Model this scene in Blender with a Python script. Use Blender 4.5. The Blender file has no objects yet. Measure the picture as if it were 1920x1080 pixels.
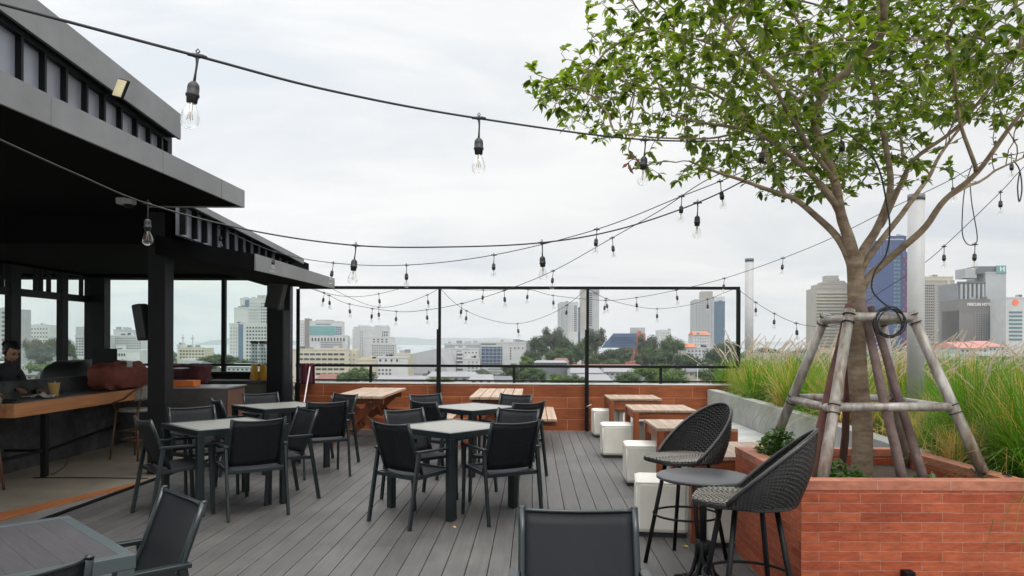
import bpy, bmesh, math, random
from math import radians, sin, cos, pi, sqrt, atan2
from mathutils import Vector, Matrix, kdtree, noise
random.seed(7)
sc = bpy.context.scene
COL = sc.collection
# ------------------------------------------------------------------ camera
F = 1400.0; H = 1.5; ROLL = 0.0038; CX, CY = 960.0, 642.0
cd = bpy.data.cameras.new('camera'); cam = bpy.data.objects.new('camera', cd); COL.objects.link(cam)
cd.sensor_width = 36.0; cd.lens = 36.0 * F / 1920.0
cd.shift_x = 0.0; cd.shift_y = (CY - 540.0) / 1920.0
cd.clip_start = 0.05; cd.clip_end = 60000
cam.location = (0, 0, H); cam.rotation_euler = (pi / 2, -ROLL, 0)
sc.camera = cam
sc.render.resolution_x, sc.render.resolution_y = 1024, 576
# ------------------------------------------------------------------ world
w = bpy.data.worlds.new('World'); sc.world = w; w.use_nodes = True
nt = w.node_tree; nt.nodes.clear()
N = nt.nodes.new; L = nt.links.new
SUN_EL, SUN_AZ = radians(62), radians(150)      # azimuth from +Y towards +X
out = N('ShaderNodeOutputWorld'); bg1 = N('ShaderNodeBackground'); bg2 = N('ShaderNodeBackground'); mixs = N('ShaderNodeMixShader')
sky = N('ShaderNodeTexSky'); sky.sky_type = 'NISHITA'; sky.sun_disc = False
sky.sun_elevation = SUN_EL; sky.sun_rotation = SUN_AZ
L(sky.outputs[0], bg1.inputs[0]); bg1.inputs[1].default_value = 0.10
tc = N('ShaderNodeTexCoord'); sep = N('ShaderNodeSeparateXYZ'); L(tc.outputs['Generated'], sep.inputs[0])
def M(op, a=None, b=None, va=0.0, vb=0.0):
    n = N('ShaderNodeMath'); n.operation = op
    n.inputs[0].default_value = va; n.inputs[1].default_value = vb
    if a is not None: L(a, n.inputs[0])
    if b is not None: L(b, n.inputs[1])
    return n.outputs[0]
zc = M('ADD', M('MAXIMUM', sep.outputs[2], None, vb=0.0), None, vb=0.22)
cx_, cy_ = M('DIVIDE', sep.outputs[0], zc), M('DIVIDE', sep.outputs[1], zc)
cmb = N('ShaderNodeCombineXYZ'); L(cx_, cmb.inputs[0]); L(cy_, cmb.inputs[1])
n1 = N('ShaderNodeTexNoise'); n1.inputs['Scale'].default_value = 1.0; n1.inputs['Detail'].default_value = 7; n1.inputs['Roughness'].default_value = 0.55
n1.inputs['Distortion'].default_value = 0.5
mp = N('ShaderNodeMapping'); mp.inputs['Scale'].default_value = (1.0, 1.45, 1); mp.inputs['Location'].default_value = (3.3, 1.1, 0)
L(cmb.outputs[0], mp.inputs[0]); L(mp.outputs[0], n1.inputs[0])
rp = N('ShaderNodeValToRGB')
rp.color_ramp.elements[0].position = 0.34; rp.color_ramp.elements[0].color = (0.755, 0.80, 0.84, 1)
rp.color_ramp.elements[1].position = 0.62; rp.color_ramp.elements[1].color = (0.99, 0.98, 0.965, 1)
e = rp.color_ramp.elements.new(0.48); e.color = (0.90, 0.905, 0.908, 1)
L(n1.outputs[0], rp.inputs[0])
# thinner, brighter cloud towards the hidden sun on the left, heavier cloud on the right
sb = M('MULTIPLY', sep.outputs[0], None, vb=-0.15)
sb2 = M('MULTIPLY', sep.outputs[2], None, vb=0.34)
br = M('ADD', M('ADD', sb, sb2), None, vb=0.965)
brc = M('MINIMUM', M('MAXIMUM', br, None, vb=0.92), None, vb=1.35)
# an overcast sky is about three times brighter overhead than at the horizon
zr = N('ShaderNodeMapRange'); zr.interpolation_type = 'SMOOTHSTEP'; zr.inputs['From Min'].default_value = 0.40; zr.inputs['From Max'].default_value = 0.95
zr.inputs['To Min'].default_value = 1.0; zr.inputs['To Max'].default_value = 3.0; L(sep.outputs[2], zr.inputs[0])
bk_ = M('MULTIPLY_ADD', M('MAXIMUM', M('MULTIPLY', sep.outputs[1], None, vb=-1.0), None, vb=0.0), None, vb=0.35); bk_.node.inputs[2].default_value = 1.0
brc = M('MULTIPLY', M('MULTIPLY', brc, zr.outputs[0]), bk_)
mul = N('ShaderNodeVectorMath'); mul.operation = 'SCALE'; L(rp.outputs[0], mul.inputs[0]); L(brc, mul.inputs['Scale'])
L(mul.outputs[0], bg2.inputs[0]); bg2.inputs[1].default_value = 1.0
mixs.inputs[0].default_value = 0.93
L(bg1.outputs[0], mixs.inputs[1]); L(bg2.outputs[0], mixs.inputs[2]); L(mixs.outputs[0], out.inputs[0])
# ------------------------------------------------------------------ sun behind thin cloud
sd = bpy.data.lights.new('sun', 'SUN'); so = bpy.data.objects.new('sun', sd); COL.objects.link(so)
sd.energy = 1.35; sd.angle = radians(18); sd.color = (1.0, 0.965, 0.90)
sdir = Vector((sin(SUN_AZ) * cos(SUN_EL), cos(SUN_AZ) * cos(SUN_EL), sin(SUN_EL)))
so.rotation_euler = sdir.to_track_quat('Z', 'Y').to_euler(); so.location = (0, 0, 30)
vs = sc.view_settings; vs.view_transform = 'Standard'; vs.look = 'None'; vs.exposure = 0.0; vs.gamma = 1.0; vs.use_curve_mapping = False
sc.render.engine = 'CYCLES'
try:
    sc.cycles.transparent_max_bounces = 24; sc.cycles.max_bounces = 7
    sc.cycles.volume_bounces = 0
except Exception: pass
# ------------------------------------------------------------------ geometry of the place from measured sight lines
def ray(px, py):
    u, v = px - CX, py - CY
    return (u * cos(ROLL) + v * sin(ROLL)) / F, (-u * sin(ROLL) + v * cos(ROLL)) / F
def P(px, py, D):
    a, b = ray(px, py); return Vector((a * D, D, H - b * D))
def G(px, py, z=0.0):
    a, b = ray(px, py); D = (H - z) / b; return Vector((a * D, D, z))
# ------------------------------------------------------------------ mesh builder
class MB:
    def __init__(s): s.v = []; s.f = []; s.sm = []
    def poly(s, pts, smooth=False):
        i = len(s.v); s.v += [tuple(p) for p in pts]; s.f.append(tuple(range(i, i + len(pts)))); s.sm.append(smooth)
    def hexa(s, p):       # p: 8 corners, bottom ring 0-3 (ccw), top ring 4-7
        i = len(s.v); s.v += [tuple(q) for q in p]
        for f in ((3, 2, 1, 0), (4, 5, 6, 7), (0, 1, 5, 4), (1, 2, 6, 5), (2, 3, 7, 6), (3, 0, 4, 7)):
            s.f.append(tuple(i + k for k in f)); s.sm.append(False)
    def box(s, x0, x1, y0, y1, z0, z1):
        s.hexa([(x0, y0, z0), (x1, y0, z0), (x1, y1, z0), (x0, y1, z0), (x0, y0, z1), (x1, y0, z1), (x1, y1, z1), (x0, y1, z1)])
    def bar(s, a, b, wx, wy, up=(0, 0, 1)):     # rectangular bar from a to b; wx across, wy along up
        a, b = Vector(a), Vector(b); d = (b - a).normalized(); u = Vector(up)
        x = d.cross(u)
        if x.length < 1e-4: x = d.cross(Vector((0, 1, 0)))
        x.normalize(); y = x.cross(d).normalized(); x *= wx / 2; y *= wy / 2
        s.hexa([a - x - y, a + x - y, b + x - y, b - x - y, a - x + y, a + x + y, b + x + y, b - x + y])
    def prism(s, pts, z0, z1):
        n = len(pts); i = len(s.v)
        s.v += [(p[0], p[1], z0) for p in pts] + [(p[0], p[1], z1) for p in pts]
        s.f.append(tuple(i + k for k in range(n - 1, -1, -1))); s.f.append(tuple(i + n + k for k in range(n))); s.sm += [False, False]
        for k in range(n):
            j = (k + 1) % n; s.f.append((i + k, i + j, i + n + j, i + n + k)); s.sm.append(False)
    def tube(s, pts, r, n=8, caps=True, smooth=True):
        pts = [Vector(p) for p in pts]
        rs = r if isinstance(r, (list, tuple)) else [r] * len(pts)
        t = (pts[1] - pts[0]).normalized()
        a = t.cross(Vector((0, 0, 1)));
        if a.length < 1e-3: a = t.cross(Vector((0, 1, 0)))
        a.normalize(); i0 = len(s.v)
        for k, p in enumerate(pts):
            if k == 0: t = pts[1] - pts[0]
            elif k == len(pts) - 1: t = pts[-1] - pts[-2]
            else: t = pts[k + 1] - pts[k - 1]
            if t.length < 1e-9: t = Vector((0, 0, 1))
            t.normalize(); a = (a - t * a.dot(t))
            if a.length < 1e-5: a = t.orthogonal()
            a.normalize(); b = t.cross(a)
            for j in range(n):
                q = 2 * pi * j / n; s.v.append(tuple(p + (a * cos(q) + b * sin(q)) * rs[k]))
        for k in range(len(pts) - 1):
            for j in range(n):
                j2 = (j + 1) % n
                s.f.append((i0 + k * n + j, i0 + k * n + j2, i0 + (k + 1) * n + j2, i0 + (k + 1) * n + j)); s.sm.append(smooth)
        if caps:
            s.f.append(tuple(i0 + j for j in range(n - 1, -1, -1))); s.sm.append(False)
            e0 = i0 + (len(pts) - 1) * n; s.f.append(tuple(e0 + j for j in range(n))); s.sm.append(False)
    def lathe(s, prof, c=(0, 0, 0), n=16, smooth=True):      # prof: (r,z)
        i0 = len(s.v); m = len(prof)
        for r, z in prof:
            for j in range(n):
                q = 2 * pi * j / n; s.v.append((c[0] + r * cos(q), c[1] + r * sin(q), c[2] + z))
        for k in range(m - 1):
            for j in range(n):
                j2 = (j + 1) % n
                s.f.append((i0 + k * n + j, i0 + k * n + j2, i0 + (k + 1) * n + j2, i0 + (k + 1) * n + j)); s.sm.append(smooth)
        s.f.append(tuple(i0 + j for j in range(n - 1, -1, -1))); s.sm.append(False)
        s.f.append(tuple(i0 + (m - 1) * n + j for j in range(n))); s.sm.append(False)
    def grid(s, fn, nu, nv, smooth=True, closeu=False):
        i0 = len(s.v)
        for i in range(nu + 1):
            for j in range(nv + 1): s.v.append(tuple(fn(i / nu, j / nv)))
        for i in range(nu):
            for j in range(nv):
                a = i0 + i * (nv + 1) + j
                s.f.append((a, a + nv + 1, a + nv + 2, a + 1)); s.sm.append(smooth)
    def build(s, name, mat, parent=None, world=False, bevel=0.0, uv=False, solid=0.0, fixn=False):
        o_ = Vector((0, 0, 0))
        if world and parent is not None: o_ = Vector(parent.location)
        me = bpy.data.meshes.new(name)
        me.from_pydata([(p[0] - o_.x, p[1] - o_.y, p[2] - o_.z) for p in s.v] if world and parent is not None else s.v, [], s.f)
        me.polygons.foreach_set('use_smooth', s.sm)
        if fixn:
            bm = bmesh.new(); bm.from_mesh(me); bmesh.ops.recalc_face_normals(bm, faces=bm.faces); bm.to_mesh(me); bm.free()
        if uv:
            ul = me.uv_layers.new(name='UVMap'); me.update()
            for p in me.polygons:
                n = p.normal; ax = max(range(3), key=lambda k: abs(n[k]))
                for li in p.loop_indices:
                    q = s.v[me.loops[li].vertex_index]
                    ul.data[li].uv = (q[0], q[1]) if ax == 2 else ((q[1] + 0.37, q[2]) if ax == 0 else (q[0], q[2]))
        me.materials.append(mat); me.update()
        o = bpy.data.objects.new(name, me); COL.objects.link(o)
        if parent is not None: o.parent = parent
        if bevel > 0:
            m = o.modifiers.new('bevel', 'BEVEL'); m.width = bevel; m.segments = 2; m.limit_method = 'ANGLE'; m.angle_limit = radians(40)
        if solid:
            m = o.modifiers.new('solid', 'SOLIDIFY'); m.thickness = solid; m.offset = 0
        return o
def tag(o, label=None, cat=None, group=None, kind=None):
    if label: o['label'] = label
    if cat: o['category'] = cat
    if group: o['group'] = group
    if kind: o['kind'] = kind
    return o
def empty(name, loc, label=None, cat=None, group=None, rz=0.0):
    o = bpy.data.objects.new(name, None); COL.objects.link(o); o.location = loc; o.rotation_euler = (0, 0, rz)
    o.empty_display_size = 0.1
    return tag(o, label, cat, group)
def kids(o): return [c for c in bpy.data.objects if c.parent == o]
def copy_tree(o, parent=None, tree=None):
    c = o.copy(); COL.objects.link(c); c.parent = parent
    for ch in (tree[o.name] if tree else kids(o)): copy_tree(ch, c, tree)
    return c
def make_tree_map(o):
    m = {}
    def rec(q):
        ks = kids(q); m[q.name] = ks
        for k in ks: rec(k)
    rec(o); return m
# ------------------------------------------------------------------ materials
def newmat(name):
    m = bpy.data.materials.new(name); m.use_nodes = True; t = m.node_tree; b = t.nodes['Principled BSDF']; return m, t, b
def mat(name, col, rough=0.6, metal=0.0, var=0.15, scale=4.0, bump=0.0, bscale=40.0, stretch=(1, 1, 1), spec=0.5, col2=None, coat=0.0, dirt=0.0):
    m, t, b = newmat(name); n = t.nodes.new; l = t.links.new
    b.inputs['Roughness'].default_value = rough; b.inputs['Metallic'].default_value = metal
    b.inputs['Specular IOR Level'].default_value = spec
    if coat: b.inputs['Coat Weight'].default_value = coat; b.inputs['Coat Roughness'].default_value = 0.12
    c = n('ShaderNodeTexCoord'); mp = n('ShaderNodeMapping'); mp.inputs['Scale'].default_value = stretch; l(c.outputs['Object'], mp.inputs[0])
    nz = n('ShaderNodeTexNoise'); nz.inputs['Scale'].default_value = scale; nz.inputs['Detail'].default_value = 6; nz.inputs['Roughness'].default_value = 0.6
    l(mp.outputs[0], nz.inputs[0])
    r = n('ShaderNodeValToRGB'); e0, e1 = r.color_ramp.elements; e0.position = 0.32; e1.position = 0.68
    k2 = col2 if col2 else tuple(min(1, x * (1 + var)) for x in col)
    k1 = col if col2 else tuple(x * (1 - var) for x in col)
    e0.color = (*k1, 1); e1.color = (*k2, 1); l(nz.outputs[0], r.inputs[0]); last = r.outputs[0]
    if dirt > 0:
        n2 = n('ShaderNodeTexNoise'); n2.inputs['Scale'].default_value = scale * 0.35; n2.inputs['Detail'].default_value = 8; n2.inputs['Roughness'].default_value = 0.7
        l(c.outputs['Object'], n2.inputs[0])
        r2 = n('ShaderNodeValToRGB'); r2.color_ramp.elements[0].position = 0.42; r2.color_ramp.elements[1].position = 0.62
        r2.color_ramp.elements[0].color = (1 - dirt, 1 - dirt, 1 - dirt, 1); r2.color_ramp.elements[1].color = (1, 1, 1, 1); l(n2.outputs[0], r2.inputs[0])
        mx = n('ShaderNodeMixRGB'); mx.blend_type = 'MULTIPLY'; mx.inputs[0].default_value = 1; l(last, mx.inputs[1]); l(r2.outputs[0], mx.inputs[2]); last = mx.outputs[0]
    l(last, b.inputs['Base Color'])
    if bump > 0:
        nb = n('ShaderNodeTexNoise'); nb.inputs['Scale'].default_value = bscale; nb.inputs['Detail'].default_value = 5; l(mp.outputs[0], nb.inputs[0])
        bu = n('ShaderNodeBump'); bu.inputs['Strength'].default_value = bump; bu.inputs['Distance'].default_value = 0.01; l(nb.outputs[0], bu.inputs['Height']); l(bu.outputs[0], b.inputs['Normal'])
    return m
def wood(name, c1, c2, axis='y', rough=0.45, s=1.0, coat=0.0):
    st = {'x': (0.6, 9, 9), 'y': (9, 0.6, 9), 'z': (9, 9, 0.6)}[axis]
    return mat(name, c1, rough, 0, scale=2.2 * s, stretch=st, col2=c2, bump=0.25, bscale=8, coat=coat)
def brickmat(name, c1, c2, mortar, bw, bh, ms, rough=0.7, bump=0.4, grain=None, offset=0.5, squash=1.0, gloss=0.5, big=1.5, wob=0.0):
    m, t, b = newmat(name); n = t.nodes.new; l = t.links.new
    uv = n('ShaderNodeUVMap'); bt = n('ShaderNodeTexBrick'); dn = n('ShaderNodeTexNoise'); dn.inputs['Scale'].default_value = 7; dn.inputs['Detail'].default_value = 3; l(uv.outputs[0], dn.inputs[0])
    ds = n('ShaderNodeVectorMath'); ds.operation = 'MULTIPLY_ADD'; ds.inputs[1].default_value = (wob, wob, 0); l(dn.outputs['Color'], ds.inputs[0]); l(uv.outputs[0], ds.inputs[2]); l(ds.outputs[0], bt.inputs['Vector'])
    bt.inputs['Scale'].default_value = 1.0; bt.inputs['Brick Width'].default_value = bw; bt.inputs['Row Height'].default_value = bh
    bt.inputs['Mortar Size'].default_value = ms; bt.inputs['Mortar Smooth'].default_value = 0.25; bt.offset = offset; bt.squash = squash
    bt.inputs['Color1'].default_value = (*c1, 1); bt.inputs['Color2'].default_value = (*c2, 1); bt.inputs['Mortar'].default_value = (*mortar, 1)
    mp = n('ShaderNodeMapping'); mp.inputs['Scale'].default_value = grain or (6, 22, 1); l(uv.outputs[0], mp.inputs[0])
    nz = n('ShaderNodeTexNoise'); nz.inputs['Scale'].default_value = big; nz.inputs['Detail'].default_value = 8; nz.inputs['Roughness'].default_value = 0.68; l(mp.outputs[0], nz.inputs[0])
    r = n('ShaderNodeValToRGB'); r.color_ramp.elements[0].position = 0.3; r.color_ramp.elements[1].position = 0.72
    r.color_ramp.elements[0].color = (0.6, 0.58, 0.56, 1); r.color_ramp.elements[1].color = (1.22, 1.2, 1.2, 1); l(nz.outputs[0], r.inputs[0])
    mx = n('ShaderNodeMixRGB'); mx.blend_type = 'MULTIPLY'; mx.inputs[0].default_value = 1; l(bt.outputs[0], mx.inputs[1]); l(r.outputs[0], mx.inputs[2])
    nl = n('ShaderNodeTexNoise'); nl.inputs['Scale'].default_value = 2.3; nl.inputs['Detail'].default_value = 5; l(uv.outputs[0], nl.inputs[0])
    r3 = n('ShaderNodeValToRGB'); r3.color_ramp.elements[0].position = 0.35; r3.color_ramp.elements[1].position = 0.65
    r3.color_ramp.elements[0].color = (0.82, 0.8, 0.8, 1); r3.color_ramp.elements[1].color = (1.08, 1.08, 1.08, 1); l(nl.outputs[0], r3.inputs[0])
    mx2 = n('ShaderNodeMixRGB'); mx2.blend_type = 'MULTIPLY'; mx2.inputs[0].default_value = 1; l(mx.outputs[0], mx2.inputs[1]); l(r3.outputs[0], mx2.inputs[2])
    l(mx2.outputs[0], b.inputs['Base Color']); b.inputs['Roughness'].default_value = rough; b.inputs['Specular IOR Level'].default_value = gloss
    inv = n('ShaderNodeMath'); inv.operation = 'MULTIPLY_ADD'; inv.inputs[1].default_value = -1.0; l(bt.outputs['Fac'], inv.inputs[0]); 
    sc2 = n('ShaderNodeMath'); sc2.operation = 'MULTIPLY'; sc2.inputs[1].default_value = 0.35; l(nz.outputs[0], sc2.inputs[0]); l(sc2.outputs[0], inv.inputs[2])
    bu = n('ShaderNodeBump'); bu.inputs['Strength'].default_value = bump; bu.inputs['Distance'].default_value = 0.006; l(inv.outputs[0], bu.inputs['Height']); l(bu.outputs[0], b.inputs['Normal'])
    return m
def glassmat(name, tint, refl=0.06, rough=0.02, gcol=(1, 1, 1)):
    m = bpy.data.materials.new(name); m.use_nodes = True; t = m.node_tree; t.nodes.clear(); n = t.nodes.new; l = t.links.new
    o = n('ShaderNodeOutputMaterial'); tr = n('ShaderNodeBsdfTransparent'); gl = n('ShaderNodeBsdfGlossy'); mx = n('ShaderNodeMixShader')
    tr.inputs[0].default_value = (*tint, 1); gl.inputs['Roughness'].default_value = rough; gl.inputs[0].default_value = (*gcol, 1)
    lw = n('ShaderNodeLayerWeight'); lw.inputs[0].default_value = 0.25
    ma = n('ShaderNodeMath'); ma.operation = 'MULTIPLY_ADD'; ma.inputs[1].default_value = 0.75; ma.inputs[2].default_value = refl; l(lw.outputs['Facing'], ma.inputs[0])
    pw = n('ShaderNodeMath'); pw.operation = 'POWER'; pw.inputs[1].default_value = 1.6; l(ma.outputs[0], pw.inputs[0])
    l(pw.outputs[0], mx.inputs[0]); l(tr.outputs[0], mx.inputs[1]); l(gl.outputs[0], mx.inputs[2]); l(mx.outputs[0], o.inputs[0])
    return m
def slingmat(name, col, see=0.18):
    m = bpy.data.materials.new(name); m.use_nodes = True; t = m.node_tree; b = t.nodes['Principled BSDF']; n = t.nodes.new; l = t.links.new
    b.inputs['Base Color'].default_value = (*col, 1); b.inputs['Roughness'].default_value = 0.6; b.inputs['Specular IOR Level'].default_value = 0.25
    tr = n('ShaderNodeBsdfTransparent'); mx = n('ShaderNodeMixShader'); mx.inputs[0].default_value = see
    c = n('ShaderNodeTexCoord'); nz = n('ShaderNodeTexNoise'); nz.inputs['Scale'].default_value = 260; l(c.outputs['Object'], nz.inputs[0])
    bu = n('ShaderNodeBump'); bu.inputs['Strength'].default_value = 0.3; bu.inputs['Distance'].default_value = 0.002; l(nz.outputs[0], bu.inputs['Height']); l(bu.outputs[0], b.inputs['Normal'])
    o = t.nodes['Material Output']; l(b.outputs[0], mx.inputs[1]); l(tr.outputs[0], mx.inputs[2]); l(mx.outputs[0], o.inputs[0])
    return m
def leafmat(name, c1, c2, trans=0.4, rough=0.5, scale=3.0, attr=False):
    m = bpy.data.materials.new(name); m.use_nodes = True; t = m.node_tree; b = t.nodes['Principled BSDF']; n = t.nodes.new; l = t.links.new
    b.inputs['Roughness'].default_value = rough; b.inputs['Specular IOR Level'].default_value = 0.35
    if attr:
        a = n('ShaderNodeAttribute'); a.attribute_name = 'tint'; src = a.outputs['Color']
    else:
        g = n('ShaderNodeNewGeometry'); r = n('ShaderNodeValToRGB'); r.color_ramp.elements[0].color = (*c1, 1); r.color_ramp.elements[1].color = (*c2, 1)
        l(g.outputs['Random Per Island'], r.inputs[0]); src = r.outputs[0]
    l(src, b.inputs['Base Color'])
    tl = n('ShaderNodeBsdfTranslucent'); mx = n('ShaderNodeMixShader'); mx.inputs[0].default_value = trans
    hs = n('ShaderNodeHueSaturation'); hs.inputs['Value'].default_value = 1.7; hs.inputs['Saturation'].default_value = 1.15; l(src, hs.inputs['Color']); l(hs.outputs[0], tl.inputs[0])
    o = t.nodes['Material Output']; l(b.outputs[0], mx.inputs[1]); l(tl.outputs[0], mx.inputs[2]); l(mx.outputs[0], o.inputs[0])
    return m
m_black = mat('black_paint', (0.0035, 0.004, 0.005), 0.5, bump=0.05, spec=0.2)
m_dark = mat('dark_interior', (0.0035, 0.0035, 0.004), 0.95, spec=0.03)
m_frame = mat('charcoal_powder_coat', (0.009, 0.0145, 0.0165), 0.30, bump=0.05, bscale=300)
m_frame_s = mat('sheen_grey_plastic', (0.05, 0.055, 0.06), 0.4)
m_sling = slingmat('black_sling_mesh', (0.008, 0.009, 0.012), 0.10)
m_sling2 = slingmat('grey_sling_mesh', (0.026, 0.027, 0.033), 0.06)
m_fascia = mat('grey_metal_fascia', (0.19, 0.191, 0.197), 0.5, metal=0.0, var=0.1, scale=2.5, dirt=0.18)
m_panel = mat('grey_blue_panel', (0.23, 0.24, 0.285), 0.3, metal=0.0, var=0.12, scale=1.2)
m_rubber = mat('black_rubber', (0.012, 0.012, 0.014), 0.55)
m_glass = glassmat('bulb_glass', (0.97, 0.975, 0.97), 0.10)
m_window = glassmat('tinted_window_glass', (0.87, 0.95, 0.915), 0.03, gcol=(0.9, 1, 0.98))
m_brass = mat('warm_filament', (0.42, 0.33, 0.22), 0.4, metal=0.5)
m_conc = mat('pale_concrete', (0.33, 0.335, 0.32), 0.85, var=0.12, scale=3, bump=0.3, bscale=25, dirt=0.25)
m_conc_d = mat('dark_concrete', (0.075, 0.075, 0.078), 0.85, var=0.45, scale=6, bump=0.3, bscale=25, dirt=0.55)
m_floor = mat('bar_floor_concrete', (0.24, 0.205, 0.155), 0.7, var=0.14, scale=3, bump=0.15, dirt=0.2)
m_white_leather = mat('white_leatherette', (0.62, 0.60, 0.54), 0.42, var=0.05, scale=5, bump=0.12, bscale=60, dirt=0.08)
m_white_paint = mat('white_paint', (0.55, 0.55, 0.53), 0.5, var=0.05)
m_pipe = mat('off_white_pipe', (0.36, 0.36, 0.36), 0.55, var=0.06, dirt=0.1)
m_steel = mat('stainless_steel', (0.30, 0.30, 0.30), 0.35, metal=0.7, var=0.1)
m_teak_y = wood('weathered_teak_y', (0.235, 0.155, 0.10), (0.40, 0.29, 0.205), 'y')
m_teak_x = wood('weathered_teak_x', (0.21, 0.14, 0.09), (0.36, 0.265, 0.19), 'y')
m_redwood = wood('red_brown_wood', (0.12, 0.028, 0.009), (0.25, 0.07, 0.022), 'z', rough=0.4)
m_redwood_x = wood('red_brown_wood_x', (0.12, 0.028, 0.009), (0.25, 0.07, 0.022), 'x', rough=0.4)
m_wicker = mat('dark_wicker', (0.014, 0.0135, 0.0135), 0.24, var=0.3, scale=30, bump=0.2, bscale=200)
m_soil = mat('soil', (0.05, 0.035, 0.02), 0.95, var=0.4, scale=20, bump=1.0, bscale=60)
# ================================================================== THE SETTING
ANG = -0.0286                      # the deck and the parapet are turned slightly
def rot(x, y): return (x * cos(ANG) - y * sin(ANG), x * sin(ANG) + y * cos(ANG))
# deck boards
def deckmat():
    m, t, b = newmat('composite_decking'); n = t.nodes.new; l = t.links.new
    c = n('ShaderNodeTexCoord'); g = n('ShaderNodeNewGeometry')
    mp = n('ShaderNodeMapping'); mp.inputs['Scale'].default_value = (14, 0.8, 1); l(c.outputs['Object'], mp.inputs[0])
    nz = n('ShaderNodeTexNoise'); nz.inputs['Scale'].default_value = 2.5; nz.inputs['Detail'].default_value = 6; l(mp.outputs[0], nz.inputs[0])
    n2 = n('ShaderNodeTexNoise'); n2.inputs['Scale'].default_value = 1.3; n2.inputs['Detail'].default_value = 6; n2.inputs['Roughness'].default_value = 0.65; l(c.outputs['Object'], n2.inputs[0])
    r = n('ShaderNodeValToRGB'); r.color_ramp.elements[0].position = 0.3; r.color_ramp.elements[1].position = 0.7
    r.color_ramp.elements[0].color = (0.070, 0.069, 0.068, 1); r.color_ramp.elements[1].color = (0.094, 0.092, 0.090, 1); l(nz.outputs[0], r.inputs[0])
    r2 = n('ShaderNodeValToRGB'); r2.color_ramp.elements[0].position = 0.35; r2.color_ramp.elements[1].position = 0.66
    r2.color_ramp.elements[0].color = (0.78, 0.785, 0.80, 1); r2.color_ramp.elements[1].color = (1.18, 1.15, 1.10, 1); l(n2.outputs[0], r2.inputs[0])
    r3 = n('ShaderNodeMapRange'); r3.inputs['To Min'].default_value = 0.88; r3.inputs['To Max'].default_value = 1.1; l(g.outputs['Random Per Island'], r3.inputs[0])
    mx = n('ShaderNodeMixRGB'); mx.blend_type = 'MULTIPLY'; mx.inputs[0].default_value = 1; l(r.outputs[0], mx.inputs[1]); l(r2.outputs[0], mx.inputs[2])
    vm = n('ShaderNodeVectorMath'); vm.operation = 'SCALE'; l(mx.outputs[0], vm.inputs[0]); l(r3.outputs[0], vm.inputs['Scale'])
    l(vm.outputs[0], b.inputs['Base Color'])
    rr = n('ShaderNodeMapRange'); rr.inputs['To Min'].default_value = 0.45; rr.inputs['To Max'].default_value = 0.7; b.inputs['Specular IOR Level'].default_value = 0.35; l(n2.outputs[0], rr.inputs[0]); l(rr.outputs[0], b.inputs['Roughness'])
    n3 = n('ShaderNodeTexNoise'); n3.inputs['Scale'].default_value = 9; n3.inputs['Detail'].default_value = 6; l(mp.outputs[0], n3.inputs[0])
    bu = n('ShaderNodeBump'); bu.inputs['Strength'].default_value = 0.25; bu.inputs['Distance'].default_value = 0.004; l(n3.outputs[0], bu.inputs['Height']); l(bu.outputs[0], b.inputs['Normal'])
    return m
m_deck = deckmat()
YW = 12.72                         # parapet line (in turned coordinates)
dk = MB(); bw = 0.145
x = -4.065; k = 0
while x < 3.4:
    y = 0.2 - random.random() * 2
    while y < YW:
        y1 = min(y + 3.6 if k % 1 == 0 else y + 3.6, YW); y0 = max(y, -0.5)
        if y1 > y0 + 0.05: dk.box(x + 0.0026, x + bw - 0.0026, y0, y1 - 0.003, -0.03, 0.0)
        y += 3.6
    x += bw; k += 1
deck = dk.build('deck', m_deck, bevel=0.0025); deck.rotation_euler = (0, 0, ANG); tag(deck, kind='structure')
sub = MB(); sub.box(-4.065, 3.4, -1, YW, -0.12, -0.045); o = sub.build('deck_underlay', m_dark); o.rotation_euler = (0, 0, ANG); tag(o, kind='structure')
# edge trim of the deck and bar floor
e = MB(); e.prism([(-4.15, -1), (-4.10, -1), (-3.705, 12.7), (-3.755, 12.7)], -0.12, 0.012); 
tag(e.build('deck_edge_trim', m_black), kind='structure')
fl = MB(); fl.prism([(-12, -1), (-4.155, -1), (-3.76, 12.95), (-12, 12.95)], -0.2, -0.004); tag(fl.build('bar_floor', m_floor), kind='structure')
m_tile = wood('orange_floor_tile', (0.30, 0.10, 0.035), (0.46, 0.18, 0.07), 'y', rough=0.4)
ft = MB(); ft.prism([(-5.0, 4.6), (-4.62, 4.6), (-4.25, 6.19), (-3.90, 7.65), (-3.93, 7.95), (-4.02, 7.7), (-4.44, 6.48)], -0.004, 0.004)
tag(ft.build('floor_tile_strip', m_tile), kind='structure')
fs = MB(); fs.prism([(-4.60, 4.6), (-3.95, 4.6), (-3.90, 7.5), (-3.90, 7.6), (-4.235, 6.19)], -0.004, 0.003)
tag(fs.build('threshold_slab', mat('threshold_grey', (0.17, 0.16, 0.15), 0.7, dirt=0.2)), kind='structure')
# the block under the terrace
ub = MB(); ub.box(-14, 14, -8, 13.05, -22, -0.25); o = tag(ub.build('terrace_building', mat('building_render', (0.5, 0.5, 0.48), 0.8)), 'rendered building block carrying the roof terrace', 'building'); o.rotation_euler = (0, 0, ANG)
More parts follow.
